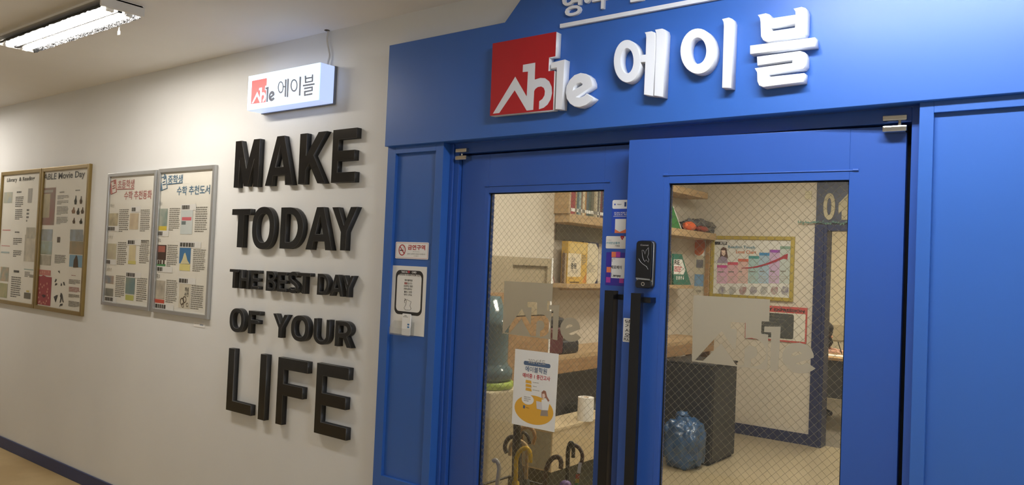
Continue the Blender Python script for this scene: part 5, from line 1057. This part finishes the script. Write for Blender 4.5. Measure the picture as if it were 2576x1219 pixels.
umbrella('umbrella with burgundy hook handle and rainbow paper tag', [(1560, 900), (1570, 600), (1610, 470), (1680, 450), (1760, 490), (1830, 600), (1838, 720), (1810, 800)], 2.98, .0088, K('burgundy', (66, 40, 42)), kf, None, tags)
umbrella('umbrella with white curved handle beside the water cooler', [(200, 1200), (225, 1000), (235, 880), (205, 780), (160, 740), (125, 760)], 2.76, .0098, K('white', (196, 196, 190)), K('navy_cloth', (32, 38, 54), .6), None)
def knob(t, P, q):
    c = pix(q, *cv(1515, 1230)); blobmesh('round_knob', c, (.026, .026, .022), K('purple', (118, 84, 160), .35), t, 0, 1, 1, 3)
umbrella('umbrella with round purple knob handle at the rack end', [(1505, 1500), (1510, 1350), (1515, 1260)], 2.76, .008, K('purple', (118, 84, 160), .35), K('violet_cloth', (88, 66, 120), .6), None, knob)
t = thing('umbrella_rack', 'black metal umbrella rack standing behind the closed glass leaf', 'umbrella rack', (-2.1, 2.95, 0))
ra = (-2.5, -1.72, 2.70, 3.27)
mk = mat('rack_black', (26, 26, 28), .4)
for z in (.28, .50):
    tube('rail_loop', [(ra[0], ra[2], z), (ra[1], ra[2], z), (ra[1], ra[3], z), (ra[0], ra[3], z)], .007, mk, t, 2, True)
for x, y in ((ra[0], ra[2]), (ra[1], ra[2]), (ra[1], ra[3]), (ra[0], ra[3])): tube('leg', [(x, y, .001), (x, y, .5)], .008, mk, t, 2)
box('drip_tray', (ra[0], ra[1]), (ra[2], ra[3]), (.004, .02), mk, t, .004)

# black cabinet and blue bag
t = thing('black_cabinet', 'matt black cabinet standing on the shop floor behind the blue bag', 'cabinet', (-2.88, 6.45, 0))
mk = mat('cabinet_black', (34, 35, 36), .5, noise=.3, nscale=6)
box('cabinet_body', (-3.12, -2.66), (6.2, 6.73), (.02, .82), mk, t, .012); box('cabinet_top', (-3.125, -2.655), (6.195, 6.735), (.8205, .838), mk, t, .006)
box('door_panel', (-2.6598, -2.655), (6.23, 6.70), (.05, .79), mat('cabinet_black2', (48, 49, 48), .5), t, .002); box('plinth', (-3.1, -2.68), (6.22, 6.71), (0, .0195), M_gap, t)
gb = pix(PL((0, 0, 0), (1, 0, 0), (0, 1, 0)), 1712, 1180); zt_ = wall_at(gb.y+.1).uv(1715, 1035)[1]
t = thing('plastic_bag', 'full translucent blue plastic bag leaning against the black cabinet', 'bag', (gb.x, gb.y+.1, 0))
blobmesh('bag_film', (gb.x-.02, gb.y+.1, zt_*.44), (.15, .15, zt_*.47), mat('bag_blue', (48, 92, 140), .28, rgb2=(30, 62, 96), nscale=9, bump=.6, bscale=16, spec=.7), t, .16, 2.2, 4, 5, .002, .72)
blobmesh('knot', (gb.x-.05, gb.y+.1, zt_*.95), (.05, .045, .03), mat('bag_blue', 0), t, .4, 3, 9, 3)

# classroom desk, chair, person writing
dz = .75
t = thing('classroom_desk', 'wooden topped school desk in the classroom doorway', 'desk', (-2.35, 9.15, 0))
box('desk_top', (-2.78, -1.95), (8.78, 9.5), (dz-.03, dz), mat('desk_wood', (206, 168, 116), .4, noise=.1, nscale=5), t, .004)
mt = mat('desk_metal', (92, 94, 90), .4, metal=.5)
for x in (-2.72, -2.04):
    for y in (8.86, 9.42): box('leg', (x, x+.035), (y-.018, y+.018), (.001, dz-.0305), mt, t, .003)
box('modesty_panel', (-2.685, -2.04), (8.90, 8.91), (.3, dz-.0305), mat('desk_grey', (84, 84, 80), .5), t)
t = thing('notebook', 'open white notebook lying on the school desk', 'notebook', (-2.5, 9.05, dz))
box('page', (-2.62, -2.485), (8.93, 9.12), (dz+.0003, dz+.006), M_offw, t, .001); box('page', (-2.483, -2.35), (8.93, 9.12), (dz+.0003, dz+.006), M_offw, t, .001)
t = thing('school_chair', 'dark school chair under the person at the desk', 'chair', (-3.05, 9.3, 0))
mk = mat('chair_dark', (58, 58, 62), .5)
box('seat', (-3.26, -2.85), (9.1, 9.5), (.40, .43), mk, t, .01); box('backrest', (-3.3, -3.275), (9.12, 9.48), (.6, .85), mk, t, .008)
for x, y in ((-3.24, 9.12), (-3.24, 9.48), (-2.87, 9.12), (-2.87, 9.48)): tube('leg', [(x, y, .001), (x, y, .399)], .011, mt, t, 2)
for y in (9.14, 9.46): tube('back_post', [(-3.265, y, .40), (-3.288, y, .84)], .009, mt, t, 2)
def skinned(name, J, E_, m, parent, sub=2):
    me = bpy.data.meshes.new(name); names = list(J); ix = {n_: i for i, n_ in enumerate(names)}
    me.from_pydata([J[n_][0] for n_ in names], [(ix[a], ix[b]) for a, b in E_], [])
    o = bpy.data.objects.new(name, me); COL.objects.link(o)
    o.modifiers.new('s', 'SKIN'); ss = o.modifiers.new('u', 'SUBSURF'); ss.levels = sub; ss.render_levels = sub
    for i, n_ in enumerate(names):
        r_ = J[n_][1]; me.skin_vertices[0].data[i].radius = (r_, r_) if not isinstance(r_, tuple) else r_
    me.skin_vertices[0].data[0].use_root = True
    dg = bpy.context.evaluated_depsgraph_get(); out = bpy.data.meshes.new_from_object(o.evaluated_get(dg))
    bpy.data.objects.remove(o); return out
J = {'pelvis': ((-3.06, 9.3, .53), .105), 'belly': ((-3.03, 9.3, .66), .10), 'chest': ((-2.95, 9.3, .83), .105), 'collar': ((-2.86, 9.3, .93), .075), 'neck': ((-2.79, 9.3, .955), .042), 'jaw': ((-2.71, 9.29, .945), .066), 'skull': ((-2.66, 9.29, .985), .092), 'crown': ((-2.625, 9.29, 1.01), .07)}
E_ = [('pelvis', 'belly'), ('belly', 'chest'), ('chest', 'collar'), ('collar', 'neck'), ('neck', 'jaw'), ('jaw', 'skull'), ('skull', 'crown')]
for s_, y in (('l', 1), ('r', -1)):
    J.update({'sho'+s_: ((-2.89, 9.3+.135*y, .90), .05), 'elb'+s_: ((-2.74, 9.3+.20*y, .80), .036), 'wri'+s_: ((-2.57, 9.3+.10*y-.07, .785), .023), 'palm'+s_: ((-2.505, 9.3+.085*y-.09, .783), (.026, .016)),
              'hip'+s_: ((-3.03, 9.3+.085*y, .51), .08), 'kne'+s_: ((-2.68, 9.3+.1*y, .50), .055), 'ank'+s_: ((-2.70, 9.3+.1*y, .09), .036), 'toe'+s_: ((-2.57, 9.3+.1*y, .04), .032)})
    E_ += [('collar', 'sho'+s_), ('sho'+s_, 'elb'+s_), ('elb'+s_, 'wri'+s_), ('wri'+s_, 'palm'+s_), ('pelvis', 'hip'+s_), ('hip'+s_, 'kne'+s_), ('kne'+s_, 'ank'+s_), ('ank'+s_, 'toe'+s_)]
    px_, py_, pz_ = J['palm'+s_][0]
    for k, (dy, ln) in enumerate(((-.022, .05), (-.008, .058), (.007, .055), (.021, .045))):
        J[f'f{s_}{k}a'] = ((px_+.02+ln*.5, py_+dy, pz_+.006), .0085); J[f'f{s_}{k}b'] = ((px_+.02+ln, py_+dy*1.1, pz_-.012), .0075)
        E_ += [('palm'+s_, f'f{s_}{k}a'), (f'f{s_}{k}a', f'f{s_}{k}b')]
    J[f't{s_}a'] = ((px_+.005, py_-y*.034, pz_+.002), .0095); J[f't{s_}b'] = ((px_+.035, py_-y*.042, pz_-.008), .008); E_ += [('palm'+s_, f't{s_}a'), (f't{s_}a', f't{s_}b')]
person = thing('person', 'person with long black hair and pink top bent over the desk writing', 'person', (-3.05, 9.3, .43))
M_skin = mat('skin', (214, 164, 140), .5); body = skinned('body', J, E_, None, None)
o = put('body', body, M_skin, person, True)
body.materials.append(mat('pink_top', (198, 140, 140), .8)); body.materials.append(mat('dark_trousers', (48, 50, 62), .8)); body.materials.append(mat('shoe_grey', (90, 90, 94), .7))
mw = MW[person.name]
for p_ in body.polygons:
    c = mw @ p_.center
    d_ = (c.y-9.3)
    if c.z < .075 and c.x > -2.8: p_.material_index = 3
    elif c.z < .62: p_.material_index = 2
    elif c.x < -2.815 and c.z < 1.1 and not (c.x > -2.83 and abs(d_) < .07 and c.z > .94): p_.material_index = 1
# face parts and hair
hc = Vector((-2.655, 9.29, .985))
for y in (-.03, .03): blobmesh('eye', (-2.585, 9.29+y, .955), (.006, .011, .008), M_ink, person, 0, 1, 1, 2)
blobmesh('nose', (-2.575, 9.29, .935), (.012, .011, .015), M_skin, person, 0, 1, 1, 2); blobmesh('mouth', (-2.6, 9.29, .905), (.006, .02, .006), mat('lip', (170, 96, 92), .5), person, 0, 1, 1, 2)
for y in (-.095, .095): blobmesh('ear', (-2.68, 9.29+y, .96), (.02, .008, .026), M_skin, person, 0, 1, 1, 2)
M_hair = mat('hair_black', (20, 19, 21), .42, bump=.4, bscale=120, stretch=(1, 1, .15))
hb = bmesh.new()
from mathutils import noise as _nz
bmesh.ops.create_icosphere(hb, subdivisions=4, radius=1.)
for v in hb.verts:
    n_ = v.co.normalized(); s_ = 1+.05*_nz.noise(n_*6)
    p_ = Vector((n_.x*.112, n_.y*.118, n_.z*.115))*s_
    if n_.x > .35 and n_.z < .25: p_ *= .9
    if n_.z < -.1 and n_.x < .5: p_.z = p_.z*1.0-.03
    v.co = hc+Vector((-.012, 0, .012))+p_
bmput('hair', hb, M_hair, person, True)
for i in range(16):
    a = -1.5+3.0*i/15; y = .118*math.sin(a); x = .085*math.cos(a)
    p0 = hc+Vector((x*.6-.03, y*.85, .04)); p1 = hc+Vector((x*.75-.02, y*1.04, -.04)); p2 = hc+Vector((x*.7+random.uniform(-.02, .02), y*1.0, -.12)); p3 = hc+Vector((x*.6+random.uniform(-.03, .03), y*.9, -.165+random.uniform(-.01, .03)))
    tube('hair_lock', smoothpath([p0, p1, p2, p3], 3), .013, M_hair, person, 1)
h = Vector(J['palmr'][0])
t = thing('pencil', 'dark pencil held by the person at the desk', 'pencil', (h.x+.06, h.y, dz))
tube('pencil_body', [(h.x+.085, h.y+.012, .765), (h.x+.045, h.y-.005, .90)], .005, mat('pencil_black', (30, 26, 26), .4), t, 2); tube('pencil_tip', [(h.x+.09, h.y+.014, .752), (h.x+.085, h.y+.012, .765)], .003, M_wood, t, 2)
